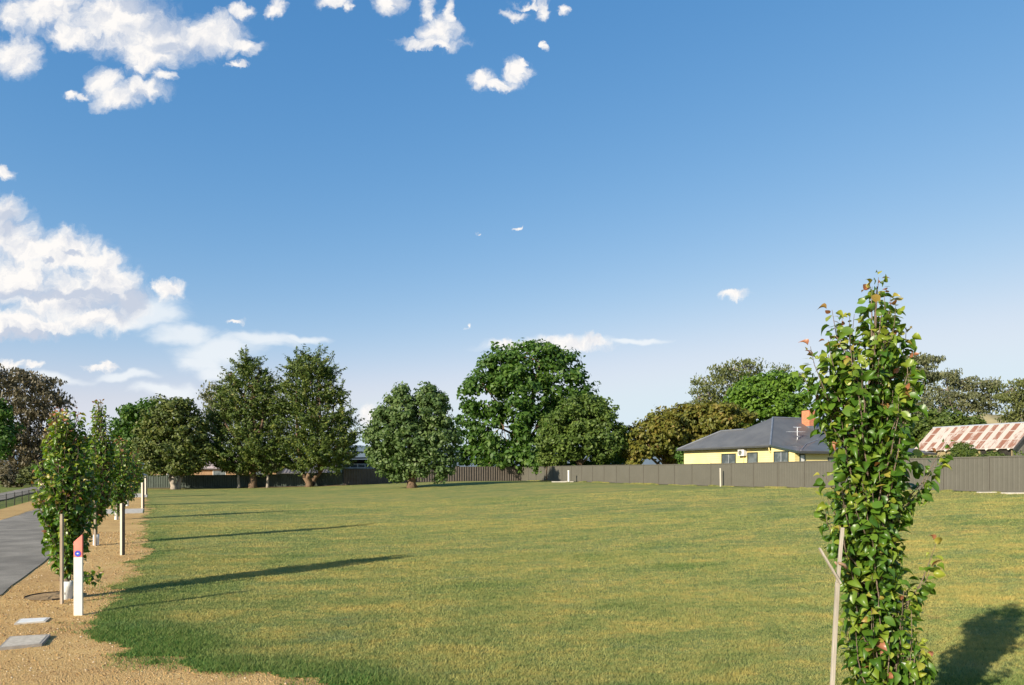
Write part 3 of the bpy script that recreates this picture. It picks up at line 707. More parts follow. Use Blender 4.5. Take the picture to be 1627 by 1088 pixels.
# right side behind the house
tree('maroon_tree', 'long low tree with reddish brown tips beside the yellow house', 'tree', 1060, 86,
     [(1020,702,26,28,-4),(1050,685,38,30,-3),(1090,672,42,28),(1132,664,42,24),(1165,668,30,20),(1080,708,48,26),(1015,718,20,22,-4),(1140,695,40,25),(1005,712,14,20,-4),(1110,655,22,10)],
     .85, 44, .34, M['maroon'], M['bark_brown'], 41, .4, cover=1.4, inner=.25, fork=.15)
tree('shrub', 'dark green shrub against the left end of the yellow house', 'shrub', 1088, 69, [(1086,727,11,16),(1093,735,8,12)], .5, 40, .22, M['oak'], M['bark_brown'], 42, .08, cover=1.4)
tree('gum_tree', 'loose olive gum tree behind the reddish tipped tree', 'tree', 1150, 118,
     [(1165,592,30,16),(1190,588,22,16),(1125,615,24,16),(1110,635,12,14),(1155,618,36,18),(1185,612,24,18),(1130,645,26,16),(1170,648,30,18)],
     1.35, 42, .42, M['euc_green'], M['bark_pale'], 43, .5, mode='euc', cover=1.25, twigs=9, aspect=.4)
tree('gum_tree', 'thin gum tree top peeking above the bright green tree', 'tree', 1240, 130, [(1240,588,10,8),(1262,600,16,12),(1250,610,22,16)], 1.4, 36, .42, M['euc_green'], M['bark_pale'], 44, .4, mode='euc', cover=1.2, twigs=6, aspect=.4)
tree('broadleaf_tree', 'bright green leafy tree right behind the house roof ridge', 'tree', 1215, 95,
     [(1198,622,38,22),(1232,612,34,20),(1178,652,30,24),(1218,655,50,32),(1258,640,26,28),(1250,605,16,12),(1175,630,16,14)],
     1.0, 42, .38, M['bright'], M['bark_brown'], 45, .4, cover=1.25, inner=.2)
tree('gum_tree', 'tall dark olive gum tree touching the near pear crown', 'tree', 1452, 85,
     [(1458,572,24,14),(1440,590,26,18),(1470,600,18,16),(1450,625,32,16),(1440,655,32,20),(1465,670,24,18)],
     1.05, 46, .34, M['euc_grey'], M['bark_grey'], 46, .45, mode='euc', cover=1.3, twigs=8, aspect=.4)
tree('gum_tree', 'umbrella shaped gum with visible limbs above the rusty shed', 'tree', 1515, 97,
     [(1505,600,28,11),(1530,608,20,10),(1555,612,28,10),(1575,625,14,9),(1500,622,20,9),(1540,634,30,9),(1515,645,24,10),(1560,648,22,9),(1490,640,18,12)],
     1.0, 44, .34, M['euc_grey'], M['bark_grey'], 47, .45, mode='euc', cover=1.15, inner=.05, twigs=12, fork=.2, stems=2, aspect=.4)
tree('gum_tree', 'gum tree cut by the right photo edge beyond the shed', 'tree', 1640, 92,
     [(1612,622,20,12),(1630,615,24,12),(1618,648,20,16),(1655,630,30,24),(1600,632,14,7),(1640,665,34,14)], 1.0, 46, .34, M['euc_green'], M['bark_grey'], 48, .45, mode='euc', cover=1.25, twigs=9, aspect=.4)
tree('dense_tree', 'wide dark green tree massed behind the rusty roofed shed', 'tree', 1500, 76,
     [(1458,682,30,20),(1500,672,36,16),(1540,676,26,14),(1475,702,32,18),(1440,700,20,20)], .75, 46, .28, M['shrub'], M['bark_brown'], 49, .3, cover=1.5, inner=.3)
tree('dense_tree', 'small dark tree behind the fence between olive tree and reddish tree', 'tree', 990, 92, [(990,722,14,14),(978,728,12,10)], .7, 40, .3, M['olive_pine'], M['bark_brown'], 50, .2, cover=1.2)
tree('shrub', 'clipped round bush in front of the rusty shed wall', 'shrub', 1531, 47, [(1531,714,14,10),(1523,718,10,7),(1541,719,8,6)], .22, 44, .09, M['shrub'], M['bark_brown'], 51, .05, cover=1.6)
# clipped hedge that just tops the fence on the right
ha, hb = a_at(1415, .9), a_at(1627, .9) + 3
hp = W2((ha + hb) / 2, .95); root = thing('hedge', 'thin green hedge line showing just above the brown fence at right', 'hedge', (hp[0], hp[1], hz(*hp)), math.atan2(AV[1], AV[0]))
Lh = []
for i in range(24): Lh.append(((i + .5) / 24 * (hb - ha) - (hb - ha) / 2, 0, 1.1, .45, .35, .92))
crown('foliage', np.array(Lh), .22, 40, .08, M['shrub'], root, 52, cover=.8, inner=.1)
mb = MB()
for i in range(12): x = ((i + .5) / 12 - .5) * (hb - ha); mb.tube([(x, 0, -.05), (x + .03, .02, .9)], [.03, .02], 5)
mb.build('stem', M['bark_brown'], root)
# cream flowering bush at its left end
fp = W2(a_at(1440, 1.3), 1.3); root = thing('shrub', 'cream flowering bush peeping over the fence beside the near pear tree', 'shrub', (fp[0], fp[1], hz(*fp)))
M['cream_flower'] = leaf_mat('cream_flower', [(0, (.06, .10, .03)), (.45, (.10, .13, .04)), (.55, (.62, .58, .38)), (1, (.78, .74, .52))], .2, (1, 1, .8))
crown('foliage', np.array([(0, 0, 1.35, .7, .5, .68), (.5, -.2, 1.3, .5, .4, .66)]), .2, 40, .09, M['cream_flower'], root, 53, cover=1.3)
MB().tube([(0, 0, -.05), (0, .03, 1.2)], [.05, .03], 6).build('stem', M['bark_brown'], root)

# ------------------------------------------------------------------ pear trees (street trees)
M['pear'] = leaf_mat('pear', [(0, (.030, .085, .010)), (.38, (.080, .165, .017)), (.60, (.170, .245, .026)), (.80, (.28, .31, .040)), (.93, (.34, .25, .06)), (1, (.36, .15, .08))], .30, (1.1, 1.3, .3), .36, .42)
def leaf_grid(nl, nw):
    """unit leaf along +x, width in y, normal +z: folded, with a drooping tip"""
    g = []
    for i in range(nl + 1):
        t = i / nl; wdt = .37 * max(0, math.sin(math.pi * t ** .82)) ** .75 * (1.0 - .25 * t * t)
        if i == 0 or i == nl: wdt = .004
        for j in range(nw + 1):
            s = (j / nw - .5) * 2; g.append((t, s * wdt, .34 * abs(s) ** 1.4 * wdt * 2 + .08 * math.sin(math.pi * t) - .30 * t ** 2.5 + .03 * math.sin(t * 9 + s * 2) * abs(s)))
    f = [(i*(nw+1)+j, (i+1)*(nw+1)+j, (i+1)*(nw+1)+j+1, i*(nw+1)+j+1) for i in range(nl) for j in range(nw)]
    return np.array(g), np.array(f)
def pear(parent, seed, trunk, env, nshoot, leaf, nl, nw, extra=(), young=.0, spacing=.03, sp_len=(.35, .95), r0=.03):
    """trunk: list of (x,y,z) ; env(z)->(cx,cy,w) ; all local"""
    rs = np.random.RandomState(seed); tp = np.array(trunk); tz = tp[:, 2]
    tr = lambda z: np.array([np.interp(z, tz, tp[:, 0]), np.interp(z, tz, tp[:, 1]), z])
    shoots = []; z0, z1 = env['z0'], env['z1']
    for k in range(nshoot):
        for _ in range(20):
            z = rs.uniform(z0, z1); cx, cy, wd = [np.interp(z, env['z'], env[q]) for q in ('cx', 'cy', 'w')]
            if rs.rand() < wd / max(env['w']): break
        q = rs.uniform(0, 6.283); r = wd * np.sqrt(rs.uniform(.12, 1.0)); tgt = np.array([cx + r * np.cos(q), cy + r * np.sin(q), z])
        ln = rs.uniform(*sp_len); zs = max(z0 * .9, z - ln); st_ = tr(min(zs, tz[-1]))
        out = tgt - tr(z); ctl = tr(min((zs + z) / 2, tz[-1])) + out * np.array([.95, .95, 0]) - np.array([0, 0, .05]); shoots.append((st_, ctl, tgt, 1.0))
    for e in extra: shoots.append((np.array(e[0]), np.array(e[1]), np.array(e[2]), 2.0))
    mb = MB(); nb = len(tp)
    mb.tube([tuple(p) for p in tp], [r0 * (1.15 - .95 * i / (nb - 1)) for i in range(nb)], 9)
    P, Tn, Nn, S, V_ = [], [], [], [], []
    for (a, b_, c, wgt) in shoots:
        ts = np.linspace(0, 1, 7)[:, None]; pt = (1 - ts) ** 2 * a + 2 * ts * (1 - ts) * b_ + ts ** 2 * c
        pt[1:-1] += rs.normal(0, .006, (5, 3))
        mb.tube([tuple(p) for p in pt], [r0 * .30, r0 * .26, r0 * .22, r0 * .18, r0 * .14, r0 * .10, r0 * .06], 5, cap=False)
        L_ = np.linalg.norm(np.diff(pt, axis=0), axis=1).sum(); n = max(4, int(L_ * .85 / spacing * (1.5 if wgt > 1 else 1)))
        tt = np.linspace(.18, 1.0, n) + rs.uniform(-.01, .01, n); tt = np.clip(tt, 0, 1)
        pos = (1 - tt[:, None]) ** 2 * a + 2 * tt[:, None] * (1 - tt[:, None]) * b_ + tt[:, None] ** 2 * c
        tang = norm(2 * (1 - tt[:, None]) * (b_ - a) + 2 * tt[:, None] * (c - b_))
        ph = rs.uniform(0, 6.28) + np.arange(n) * 2.4
        e1 = norm(np.cross(tang, np.array([.3, .2, .9]) + 1e-3)); e2 = np.cross(tang, e1)
        out = e1 * np.cos(ph)[:, None] + e2 * np.sin(ph)[:, None]
        ax = tr(np.clip(pos[:, 2], 0, 99)[0]); oc = pos - np.array([ax[0], ax[1], 0]); oc[:, 2] = 0; oc = norm(oc + 1e-4)
        upf = ss(.75, 1.0, tt)[:, None]
        T = norm(out * .8 + oc * .45 + np.array([0, 0, -.38]) * (1 - upf) + np.array([0, 0, .35]) * upf + rs.normal(0, .40, (n, 3)))
        Nv = norm(oc * .55 + np.array([0, 0, .75]) + out * .25 + rs.normal(0, .55, (n, 3)))
        Nv = norm(Nv - (Nv * T).sum(1, keepdims=True) * T)
        pet = leaf * rs.uniform(.2, .5, (n, 1)); P.append(pos + out * .005 + T * pet)
        Tn.append(T); Nn.append(Nv)
        S.append(leaf * rs.uniform(.5, 1.3, n) * (1 - .30 * ss(.8, 1, tt)))
        edge = np.clip(np.linalg.norm((c - tr(min(c[2], tz[-1])))[:2]) / (max(env['w']) + 1e-6), 0, 1.3)
        hi = ss(env['z1'] - 1.2, env['z1'], c[2])
        V_.append(np.clip(.33 + young + rs.normal(0, .13, n) + (.38 + .16 * hi) * ss(.80, 1, tt) + .09 * hi + (rs.rand(n) < .02) * .5 + rs.normal(0, .07), 0, 1))
    P, Tn, Nn, S, V_ = map(np.concatenate, (P, Tn, Nn, S, V_)); B = np.cross(Nn, Tn)
    G, Fc = leaf_grid(nl, nw); N = len(P); curl = rs.uniform(-.2, 1.8, N); wide = rs.uniform(.8, 1.25, (N, 1, 1))
    X = P[:, None] + (Tn[:, None] * G[None, :, 0:1] + B[:, None] * G[None, :, 1:2] * wide + Nn[:, None] * G[None, :, 2:3] * curl[:, None, None]) * S[:, None, None]
    k = len(G); FF = (Fc[None] + (np.arange(N) * k)[:, None, None]).reshape(-1, Fc.shape[1])
    mb.build('trunk', M['bark_pear'], parent, smooth=True)
    return mesh_np('crown', X.reshape(-1, 3), FF, M['pear'], parent, var=np.repeat(V_, k), smooth=True)

def env_px(rows, Y, base, EYEz=EYE, depth=1.0):
    """rows (py, left, right) of the crown at distance Y; returns local envelope"""
    k = Y / F; rows = sorted(rows, key=lambda r: -r[0])
    z = [EYEz + (745 - r[0]) * k - base[2] for r in rows]
    return dict(z=z, cx=[((r[1] + r[2]) / 2 - 813.5) * k - base[0] for r in rows], cy=[0.0] * len(rows), w=[(r[2] - r[1]) / 2 * k for r in rows], z0=z[0], z1=z[-1])
# the near tree
b0 = (2.72, 5.0, 0.0)
rows = [(440,1388,1402),(470,1372,1412),(500,1322,1432),(540,1314,1440),(570,1308,1440),(600,1292,1440),(640,1302,1442),(675,1318,1448),(700,1350,1446),(728,1356,1428),
        (765,1325,1422),(805,1308,1428),(840,1328,1424),(880,1342,1420),(930,1342,1432),(980,1345,1458),(1030,1352,1462),(1080,1362,1462),(1120,1375,1455),(1160,1385,1440)]
env = env_px(rows, 5.0, b0)
kk = 5.0 / F
def lp(px, py, dy=0): return ((px - 813.5) * kk - b0[0], dy, EYE + (745 - py) * kk)
root = thing('pear_tree', 'nearest street pear with large glossy leaves beside the snapped stake', 'tree', b0, 0, 'street pear trees')
pear(root, 71, [(0, 0, -.1), lp(1404, 1200), lp(1402, 1050), lp(1398, 900), lp(1388, 790), lp(1384, 700), lp(1382, 600), lp(1390, 520), lp(1394, 455)], env, 245, .078, 6, 4,
     extra=[(lp(1384, 720), lp(1300, 640), lp(1283, 552, -.05)), (lp(1384, 700), lp(1298, 645), lp(1277, 590, .05)), (lp(1390, 840), lp(1450, 810, .05), lp(1505, 702)), (lp(1390, 850), lp(1452, 800), lp(1490, 735)),
            (lp(1398, 1010), lp(1460, 970), lp(1488, 862)), (lp(1398, 1000), lp(1450, 960), lp(1480, 900)), (lp(1385, 600), lp(1325, 560), lp(1322, 492)), (lp(1388, 800), lp(1320, 790), lp(1310, 752)),
            (lp(1384, 720), lp(1316, 670), lp(1300, 590, .08)), (lp(1384, 690), lp(1320, 650), lp(1296, 612, -.08)), (lp(1385, 660), lp(1318, 610), lp(1316, 540)), (lp(1388, 620), lp(1440, 590), lp(1440, 520)), (lp(1388, 680), lp(1440, 650), lp(1442, 590, .1)), (lp(1390, 560), lp(1392, 480), lp(1396, 440)), (lp(1390, 560), lp(1378, 500), lp(1386, 455))], r0=.026, spacing=.026, young=.0)
# the row along the road
def street_pear(y, label, px_base, rows, Y, seed, ns, leaf, nl, nw, lean=0, **kw):
    bx = (px_base - 813.5) / F * Y; base = (bx, Y, hz(bx, Y)); root = thing('pear_tree', label, 'tree', base, 0, 'street pear trees')
    env = env_px(rows, Y, base); n = 9; zt = env['z1']
    tk = [(0, 0, -.1)] + [(float(np.interp(zt * f, env['z'], env['cx'])) * min(1, f * 2), 0, zt * f * .98) for f in np.linspace(.12, 1, n)]
    pear(root, seed, tk, env, ns, leaf, nl, nw, **kw); return root
street_pear(0, 'bushy street pear beside the red topped white marker post', 107,
    [(640,98,114),(655,82,128),(680,74,136),(720,64,142),(770,62,148),(810,68,144),(840,76,138),(870,84,134),(890,92,128),(903,100,118)], 12.72, 72, 270, .105, 3, 2,
    extra=[((0, 0, .55), (.35, 0, .30), (.68, -.1, .52)), ((0, 0, .5), (.3, .1, .25), (.62, 0, .35)), ((0, 0, .9), (-.55, 0, .75), (-.42, .1, 1.35)), ((0,0,.6),(.25,-.1,.35),(.5,-.1,.42))], r0=.05, spacing=.034, sp_len=(.3, .8), young=.09)
street_pear(1, 'second street pear in the row, taller, just behind the first', 151,
    [(634,152,160),(655,149,168),(690,146,178),(730,142,182),(765,142,180),(800,142,168),(825,146,158)], 21.5, 73, 210, .13, 2, 2, r0=.06, spacing=.05, sp_len=(.4, 1.1), young=.06)
street_pear(2, 'third street pear in the row, yellowish low branch', 184,
    [(696,188,198),(715,178,206),(745,170,212),(775,172,208),(800,178,196),(812,182,190)], 32.4, 74, 220, .16, 2, 2, r0=.05, spacing=.07, sp_len=(.3, .8), young=.08)
street_pear(3, 'fourth street pear in the row, before the low white guard pair', 202,
    [(715,206,216),(735,200,222),(760,196,225),(780,198,218),(792,200,208)], 44.3, 75, 150, .2, 2, 2, r0=.05, spacing=.1, sp_len=(.3, .8), young=.08)
street_pear(4, 'fifth street pear in the row, small crown far down the verge', 210,
    [(722,208,216),(740,203,222),(760,202,222),(776,205,216)], 56.2, 76, 90, .24, 2, 2, r0=.05, spacing=.14, sp_len=(.3, .8))
street_pear(5, 'farthest street pear in the row, next to the dark fence end', 216.5,
    [(730,214,222),(745,209,226),(762,209,226),(772,212,220)], 70.5, 77, 80, .28, 2, 2, r0=.05, spacing=.18, sp_len=(.3, .8))

# tree guards, stakes, marker
M['white_plastic'] = mottled('white_plastic', (.66, .64, .58), (.78, .77, .72), 9, .6, .3, 4, .05)
M['timber'] = mottled('timber', (.26, .20, .14), (.46, .38, .29), 14, .85, .15, 5, .4, (1, 1, .08))
M['timber_pale'] = mottled('timber_pale', (.52, .45, .35), (.68, .62, .51), 10, .85, .15, 5, .2, (1, 1, .1))
M['timber_grey'] = mottled('timber_grey', (.27, .24, .19), (.44, .40, .33), 18, .85, .15, 5, .4, (1, 1, .06))
M['near_black'] = mottled('near_black', (.02, .018, .015), (.04, .035, .03), 9, .7, .2, 3, .1)  # plain near-black, shared by several dark parts
def guard(px, Y, H, r, label, tilt=0.0):
    x = (px - 813.5) / F * Y; z = hz(x, Y); root = thing('tree_guard', label, 'tree guard', (x, Y, z), 0, 'white tree guards')
    mb = MB(); n = 16; b = 0
    for k, (zz, rr) in enumerate(((-.02, r), (H * .33, r * .98), (H * .66, r * 1.02), (H, r * .96))):
        for q in range(n):
            a = 6.283 * q / n; wob = 1 + .05 * math.sin(3 * a + k)
            for ri in (1, .90): pass
            mb.v.append((tilt * zz + math.cos(a) * rr * wob, math.sin(a) * rr * wob, zz))
    m0 = len(mb.v)
    mb.v += [(tilt * v[2] + (v[0] - tilt * v[2]) * .92, v[1] * .92, v[2]) for v in mb.v[:m0]]
    for k in range(3):
        for q in range(n):
            q2 = (q + 1) % n; mb.f.append((k*n+q, k*n+q2, (k+1)*n+q2, (k+1)*n+q)); mb.f.append((m0+k*n+q2, m0+k*n+q, m0+(k+1)*n+q, m0+(k+1)*n+q2))
    for q in range(n): q2 = (q + 1) % n; mb.f.append((3*n+q, 3*n+q2, m0+3*n+q2, m0+3*n+q))
    mb.build('sleeve', M['white_plastic'], root, smooth=True)
    MB().box(-r*.15 + tilt*H*.4, -r*1.06, H*.30, r*.15 + tilt*H*.4, -r*.98, H*.42).build('tab', M['white_plastic'], root)
    return root
guard(105, 12.62, .33, .095, 'white guard sleeve around the base of the first street pear', .12)
guard(152, 21.5, .34, .085, 'white guard around the base of the second street pear', .05)
guard(184.5, 32.4, .34, .085, 'white guard around the base of the third street pear', .12)
guard(202, 44.3, .36, .09, 'white guard at the fourth street pear, just past the concrete crossing', .08)
guard(210, 56.2, .36, .09, 'white guard at the fifth street pear, before the far concrete crossing', 0)
guard(216.5, 70.5, .36, .09, 'white guard at the farthest street pear', 0)
# timber stakes beside the street pears
def stake(px, Y, H, label, mat, sz=.04, lean=0.0, group='timber tree stakes', name='tree_stake'):
    x = (px - 813.5) / F * Y; z = hz(x, Y)
    o = MB().beam((0, 0, -.1), (lean, 0, H - .03), sz).beam((lean, 0, H - .03), (lean * 1.01, 0, H), sz * .8).build(name, mat, None, bevel=.003)
    o.location = (x, Y, z); return tag(o, label, 'stake', group)
stake(98, 12.15, 1.60, 'grey timber stake against the first street pear', M['timber'], .045)
stake(151, 21.3, 1.5, 'brown timber stake standing in the second white guard', M['timber'], .055)
stake(185.3, 32.2, 1.6, 'pale timber stake beside the third street pear', M['timber_grey'], .05)
# survey stakes: white face, dark side face
def survey(px, Y, H, label, w_=.075):
    x = (px - 813.5) / F * Y; z = hz(x, Y); root = thing('survey_stake', label, 'stake', (x, Y, z), R(-8), 'white survey stakes on the lawn edge')
    MB().prism([(-w_, 0, -.1), (0, 0, -.1), (0, 0, H), (-w_, 0, H - .015)], (0, .03, 0)).build('pale_face', M['timber_pale'], root)
    MB().prism([(.003, -.001, -.1), (w_ * .8, .03, -.1), (w_ * .8, .03, H - .02), (.003, -.001, H - .005)], (0, .03, 0)).build('dark_face', M['near_black'], root)  # right-hand face has a near-black colour of its own
survey(193.5, 19.0, 1.45, 'nearest white and black survey stake on the gravel edge', .06)
survey(226.5, 41.6, 1.58, 'middle survey stake at the end of the concrete crossing', .10)
survey(231.5, 61.2, 1.68, 'farthest survey stake, nearest to the green fence', .12)

# white marker post with red slanted top
M['post_white'] = mottled('post_white', (.64, .59, .49), (.74, .69, .58), 5, .65, .3, 6, .08)
M['post_red'] = mottled('post_red', (.76, .19, .14), (.84, .26, .19), 6, .6, .3, 6, .08)
M['badge_blue'] = mottled('badge_blue', (.03, .06, .42), (.04, .08, .50), 20, .4, .4, 2, 0)
M['badge_ring'] = mottled('badge_ring', (.22, .05, .25), (.26, .07, .30), 20, .4, .4, 2, 0)
Y = 11.18; x = (123.5 - 813.5) / F * Y; kq = Y / F
root = thing('marker_post', 'flat white marker post with slanted salmon red top and blue badge', 'marker post', (x, Y, hz(x, Y)), R(4))
hw = 6.6 * kq; zr = 92.5 * kq; zl = 117 * kq; zt = 129 * kq
MB().box(-hw, 0, -.15, hw, .035, zr).build('lower_post', M['post_white'], root, bevel=.003)
MB().prism([(-hw, 0, zr + .001), (hw, 0, zr + .001), (hw, 0, zt), (-hw, 0, zl)], (0, .035, 0)).build('red_top', M['post_red'], root, bevel=.003)
def disc(r, y0, y1, cx, cz, n=24):
    mb = MB(); mb.prism([(cx + r * math.cos(2*math.pi*i/n), y0, cz + r * math.sin(2*math.pi*i/n)) for i in range(n)], (0, y1 - y0, 0)); return mb
bd = disc(5.2 * kq, -.004, .0, 0, 98.5 * kq).build('badge', M['badge_ring'], root)
disc(4.3 * kq, -.006, -.003, 0, 98.5 * kq).build('badge_face', M['badge_blue'], bd)
mb = disc(1.15 * kq, -.008, -.0055, 0, 98.7 * kq, 12); mb.v += []; mb.build('badge_emblem', M['post_white'], bd)
MB().box(-2.0 * kq, -.0075, 98.4 * kq, 2.0 * kq, -.0056, 99.0 * kq).build('badge_emblem', M['post_white'], bd)

# snapped stake beside the near tree
Y = 4.75; k5 = Y / F
def q5(px, py, dy=0): return Vector(((px - 813.5) * k5, Y + dy, EYE + (745 - py) * k5))
base = q5(1313, 1293); root = thing('tree_stake', 'weathered snapped stake with a splinter leaning out, beside the nearest pear', 'stake', (base.x, Y, 0), 0, 'timber tree stakes')
lo = Vector((base.x, Y, 0))
MB().beam(q5(1312, 1300) - lo, q5(1331, 925) - lo, .026).beam(q5(1331, 925) - lo, q5(1339, 838) - lo, .021).build('shaft', M['timber_grey'], root, bevel=.003)
mb = MB(); a, b_ = q5(1333, 926, -.025) - lo, q5(1299, 870, -.03) - lo
mb.beam(a, b_, .020, .012); mb.build('splinter', M['timber_grey'], root)
tie = MB(); tie.tube([q5(1329, 893, -.03) - lo, q5(1338, 896, -.03) - lo, q5(1345, 902, 0) - lo, q5(1352, 903, .1) - lo], [.009, .011, .010, .008], 6)
tie.tube([q5(1329, 893, .02) - lo, q5(1334, 899, .03) - lo, q5(1344, 897, .08) - lo], [.008, .009, .008], 6)
tie.build('tie', mottled('hessian', (.24, .16, .10), (.36, .25, .17), 40, .95, .05, 4, .5), root, smooth=True)

# tree basin with dark edging and mulch
m_mulch = mottled('mulch', (.28, .19, .11), (.52, .37, .20), 30, .95, .1, 5, .9, bdist=.03)
bx, by = -8.62, 12.85; root = thing('tree_basin', 'mulch filled basin with thin dark edging at the first pear', 'tree basin', (bx, by, 0.0))
n = 40; mb = MB(); ring = MB()
pts = [(.47 * math.cos(2*math.pi*i/n), .42 * math.sin(2*math.pi*i/n)) for i in range(n)]
for i in range(n):
    (x0, y0), (x1, y1) = pts[i], pts[(i+1) % n]
    mb.poly([(0, 0, .028), (x0*.5, y0*.5, .022 + .01*math.sin(i*1.7)), (x1*.5, y1*.5, .022 + .01*math.sin((i+1)*1.7))])
    mb.poly([(x0*.5, y0*.5, .022 + .01*math.sin(i*1.7)), (x0, y0, .012), (x1, y1, .012), (x1*.5, y1*.5, .022 + .01*math.sin((i+1)*1.7))])
    if i not in range(23, 33): ring.beam((x0*1.01, y0*1.01, .012), (x1*1.01, y1*1.01, .012), .010, .035)
mb.build('mulch', m_mulch, root); ring.build('edging', M['near_black'], root)

# service pit lids in the gravel
def gp(px, py): Yv = EYE * F / (py - 745); return ((px - 813.5) / F * Yv, Yv)
def lid(name, quad, z, mat_top, mat_rim, label, cat, rim=.035):
    P4 = [Vector((*gp(*q), 0)) for q in quad]; c = sum(P4, Vector()) / 4; root = thing(name, label, cat, (c.x, c.y, 0))
    P4 = [p - c for p in P4]; inn = [p * (1 - rim / max(p.length, .01) * 1.4) for p in P4]
    MB().prism([(p.x, p.y, z) for p in inn], (0, 0, .012)).build('lid', mat_top, root)
    fr = MB()
    for i in range(4):
        j = (i + 1) % 4; a, b_, c_, d = P4[i], P4[j], inn[j] * 1.004, inn[i] * 1.004
        fr.prism([(a.x, a.y, -.05), (b_.x, b_.y, -.05), (c_.x, c_.y, -.05), (d.x, d.y, -.05)], (0, 0, z + .058))
    fr.build('frame', mat_rim, root)
    return root
M['lid_frame'] = mottled('lid_frame', (.24, .215, .18), (.38, .34, .29), 12, .8, .2, 4, .2)
m, t = new_mat('lid_top'); co = t.new('ShaderNodeNewGeometry').outputs['Position']
rt = t.new('ShaderNodeVectorRotate', rotation_type='Z_AXIS'); t.link(co, rt.inputs['Vector']); rt.inputs['Angle'].default_value = R(28)
wv = t.new('ShaderNodeTexWave'); wv.inputs['Scale'].default_value = 9; wv.inputs['Distortion'].default_value = 0; t.link(rt.outputs[0], wv.inputs['Vector'])
c = t.mix(t.smooth(t.noise(co, 18, 5, .6), .35, .7), (.44, .385, .30), (.60, .53, .43)); c = t.mix(t.math('MULTIPLY', wv.outputs['Fac'], .12), c, (.25, .23, .20))
b = principled(t, c, .85, .2, 0, wv.outputs['Fac'], .4, .006); t.link(b.outputs[0], t.out.inputs[0]); M['lid_top'] = m
lid('pit_lid', [(-4, 1034), (66, 1027), (80, 1011.5), (16, 1015)], .030, M['lid_top'], M['lid_frame'], 'grey rectangular service pit lid standing proud of the gravel', 'pit lid')
lid('concrete_slab', [(22, 993), (72, 989), (80, 982.5), (31, 985)], .012, M['white_plastic'], M['concrete'], 'small whitish half buried slab in the gravel beyond the pit lid', 'slab', .03)

# ------------------------------------------------------------------ small things along the brown fence
def ground_at(px, Y): x = (px - 813.5) / F * Y; return x, Y, hz(x, Y)
x, y, z = ground_at(903.5, 73.5); root = thing('riser_pipe', 'white riser pipe standing by the brown fence near the slab', 'pipe', (x, y, z))
MB().tube([(0, 0, -.1), (0, 0, 1.20)], .10, 12).tube([(0, 0, 1.15), (0, 0, 1.27)], .12, 12).build('pipe', M['white_plastic'], root, smooth=False)
MB().box(-.45, -.25, -.05, -.12, .2, .12).box(.12, -.3, -.05, .5, .2, .08).build('foot_block', M['concrete'], root)
x, y, z = ground_at(888, 72.5); root = MB().box(-.75, -.5, -.05, .75, .5, .10).build('concrete_slab', M['concrete'], None, bevel=.02); root.location = (x, y, z); tag(root, 'flat concrete slab on the grass at the foot of the brown fence', 'slab')
x, y, z = ground_at(1145.5, 52.0); root = MB().beam((-.03, 0, -.1), (-.05, 0, 1.42), .085).build('timber_peg', M['timber_pale'], None, bevel=.01); root.location = (x, y, z); tag(root, 'pale wooden peg upright against the brown fence before the house', 'peg')
root.data.materials[0] = M['timber_pale']
x, y, z = ground_at(1568, 33.3); o = MB().box(-.42, -.12, -.02, .42, .12, .05).build('concrete_slab', M['concrete'], None, bevel=.01); o.location = (x, y, z + .01); tag(o, 'small pale slab on the grass, left of the wide one by the fence', 'slab')
x, y, z = ground_at(1625, 32.0); o = MB().box(-.85, -.25, -.02, .9, .25, .06).build('concrete_slab', M['concrete'], None, bevel=.01); o.location = (x, y, z + .01); tag(o, 'wide pale slab at the right edge before the brown fence', 'slab')

# ------------------------------------------------------------------ the yellow weatherboard house
def wave_mat(name, c1, c2, period, axis, rough=.5, spec=.4, bstr=.5, bdist=.02, prof='SIN', nscale=.7, metal=0.0):
    m, t = new_mat(name); co = t.new('ShaderNodeTexCoord').outputs['Object']
    sp = t.new('ShaderNodeSeparateXYZ'); t.link(co, sp.inputs[0]); q = t.math('FRACT', t.math('DIVIDE', sp.outputs[axis], period))
    hg = t.math('SUBTRACT', 1.0, q) if prof == 'SAW' else t.math('SINE', t.math('MULTIPLY', q, 6.283))
    n = t.noise(co, nscale, 5, .65)
    c = t.mix(t.smooth(n, .35, .7), c1, c2)
    if prof == 'SAW': c = t.mix(t.math('MULTIPLY', t.smooth(q, .06, .0), .35), c, (.12, .09, .03))
    b = principled(t, c, rough, spec, metal, hg, bstr, bdist); t.link(b.outputs[0], t.out.inputs[0]); return m
M['weatherboard'] = wave_mat('weatherboard', (.74, .60, .25), (.80, .67, .31), .19, 2, .55, .3, .8, .03, 'SAW')
M['roof_grey'] = wave_mat('roof_grey', (.095, .092, .086), (.125, .121, .112), .19, 0, .45, .45, .25, .01)
M['roof_grey_y'] = wave_mat('roof_grey_y', (.095, .092, .086), (.125, .121, .112), .19, 1, .45, .45, .25, .01)
M['ridge_cap'] = mottled('ridge_cap', (.12, .13, .145), (.17, .18, .20), 2, .4, .5, 3, .02)
M['trim_dark'] = mottled('trim_dark', (.03, .045, .035), (.045, .06, .05), 4, .5, .3, 3, .02)
M['gutter'] = mottled('gutter', (.05, .052, .05), (.07, .072, .07), 4, .4, .4, 3, .02)
m, t = new_mat('glass'); co = t.new('ShaderNodeTexCoord').outputs['Object']
b = principled(t, t.mix(t.smooth(t.noise(co, 1.5, 3, .5), .4, .6), (.07, .085, .09), (.13, .15, .155)), .12, .6); t.link(b.outputs[0], t.out.inputs[0]); M['glass'] = m
m, t = new_mat('brick'); co = t.new('ShaderNodeTexCoord').outputs['Object']
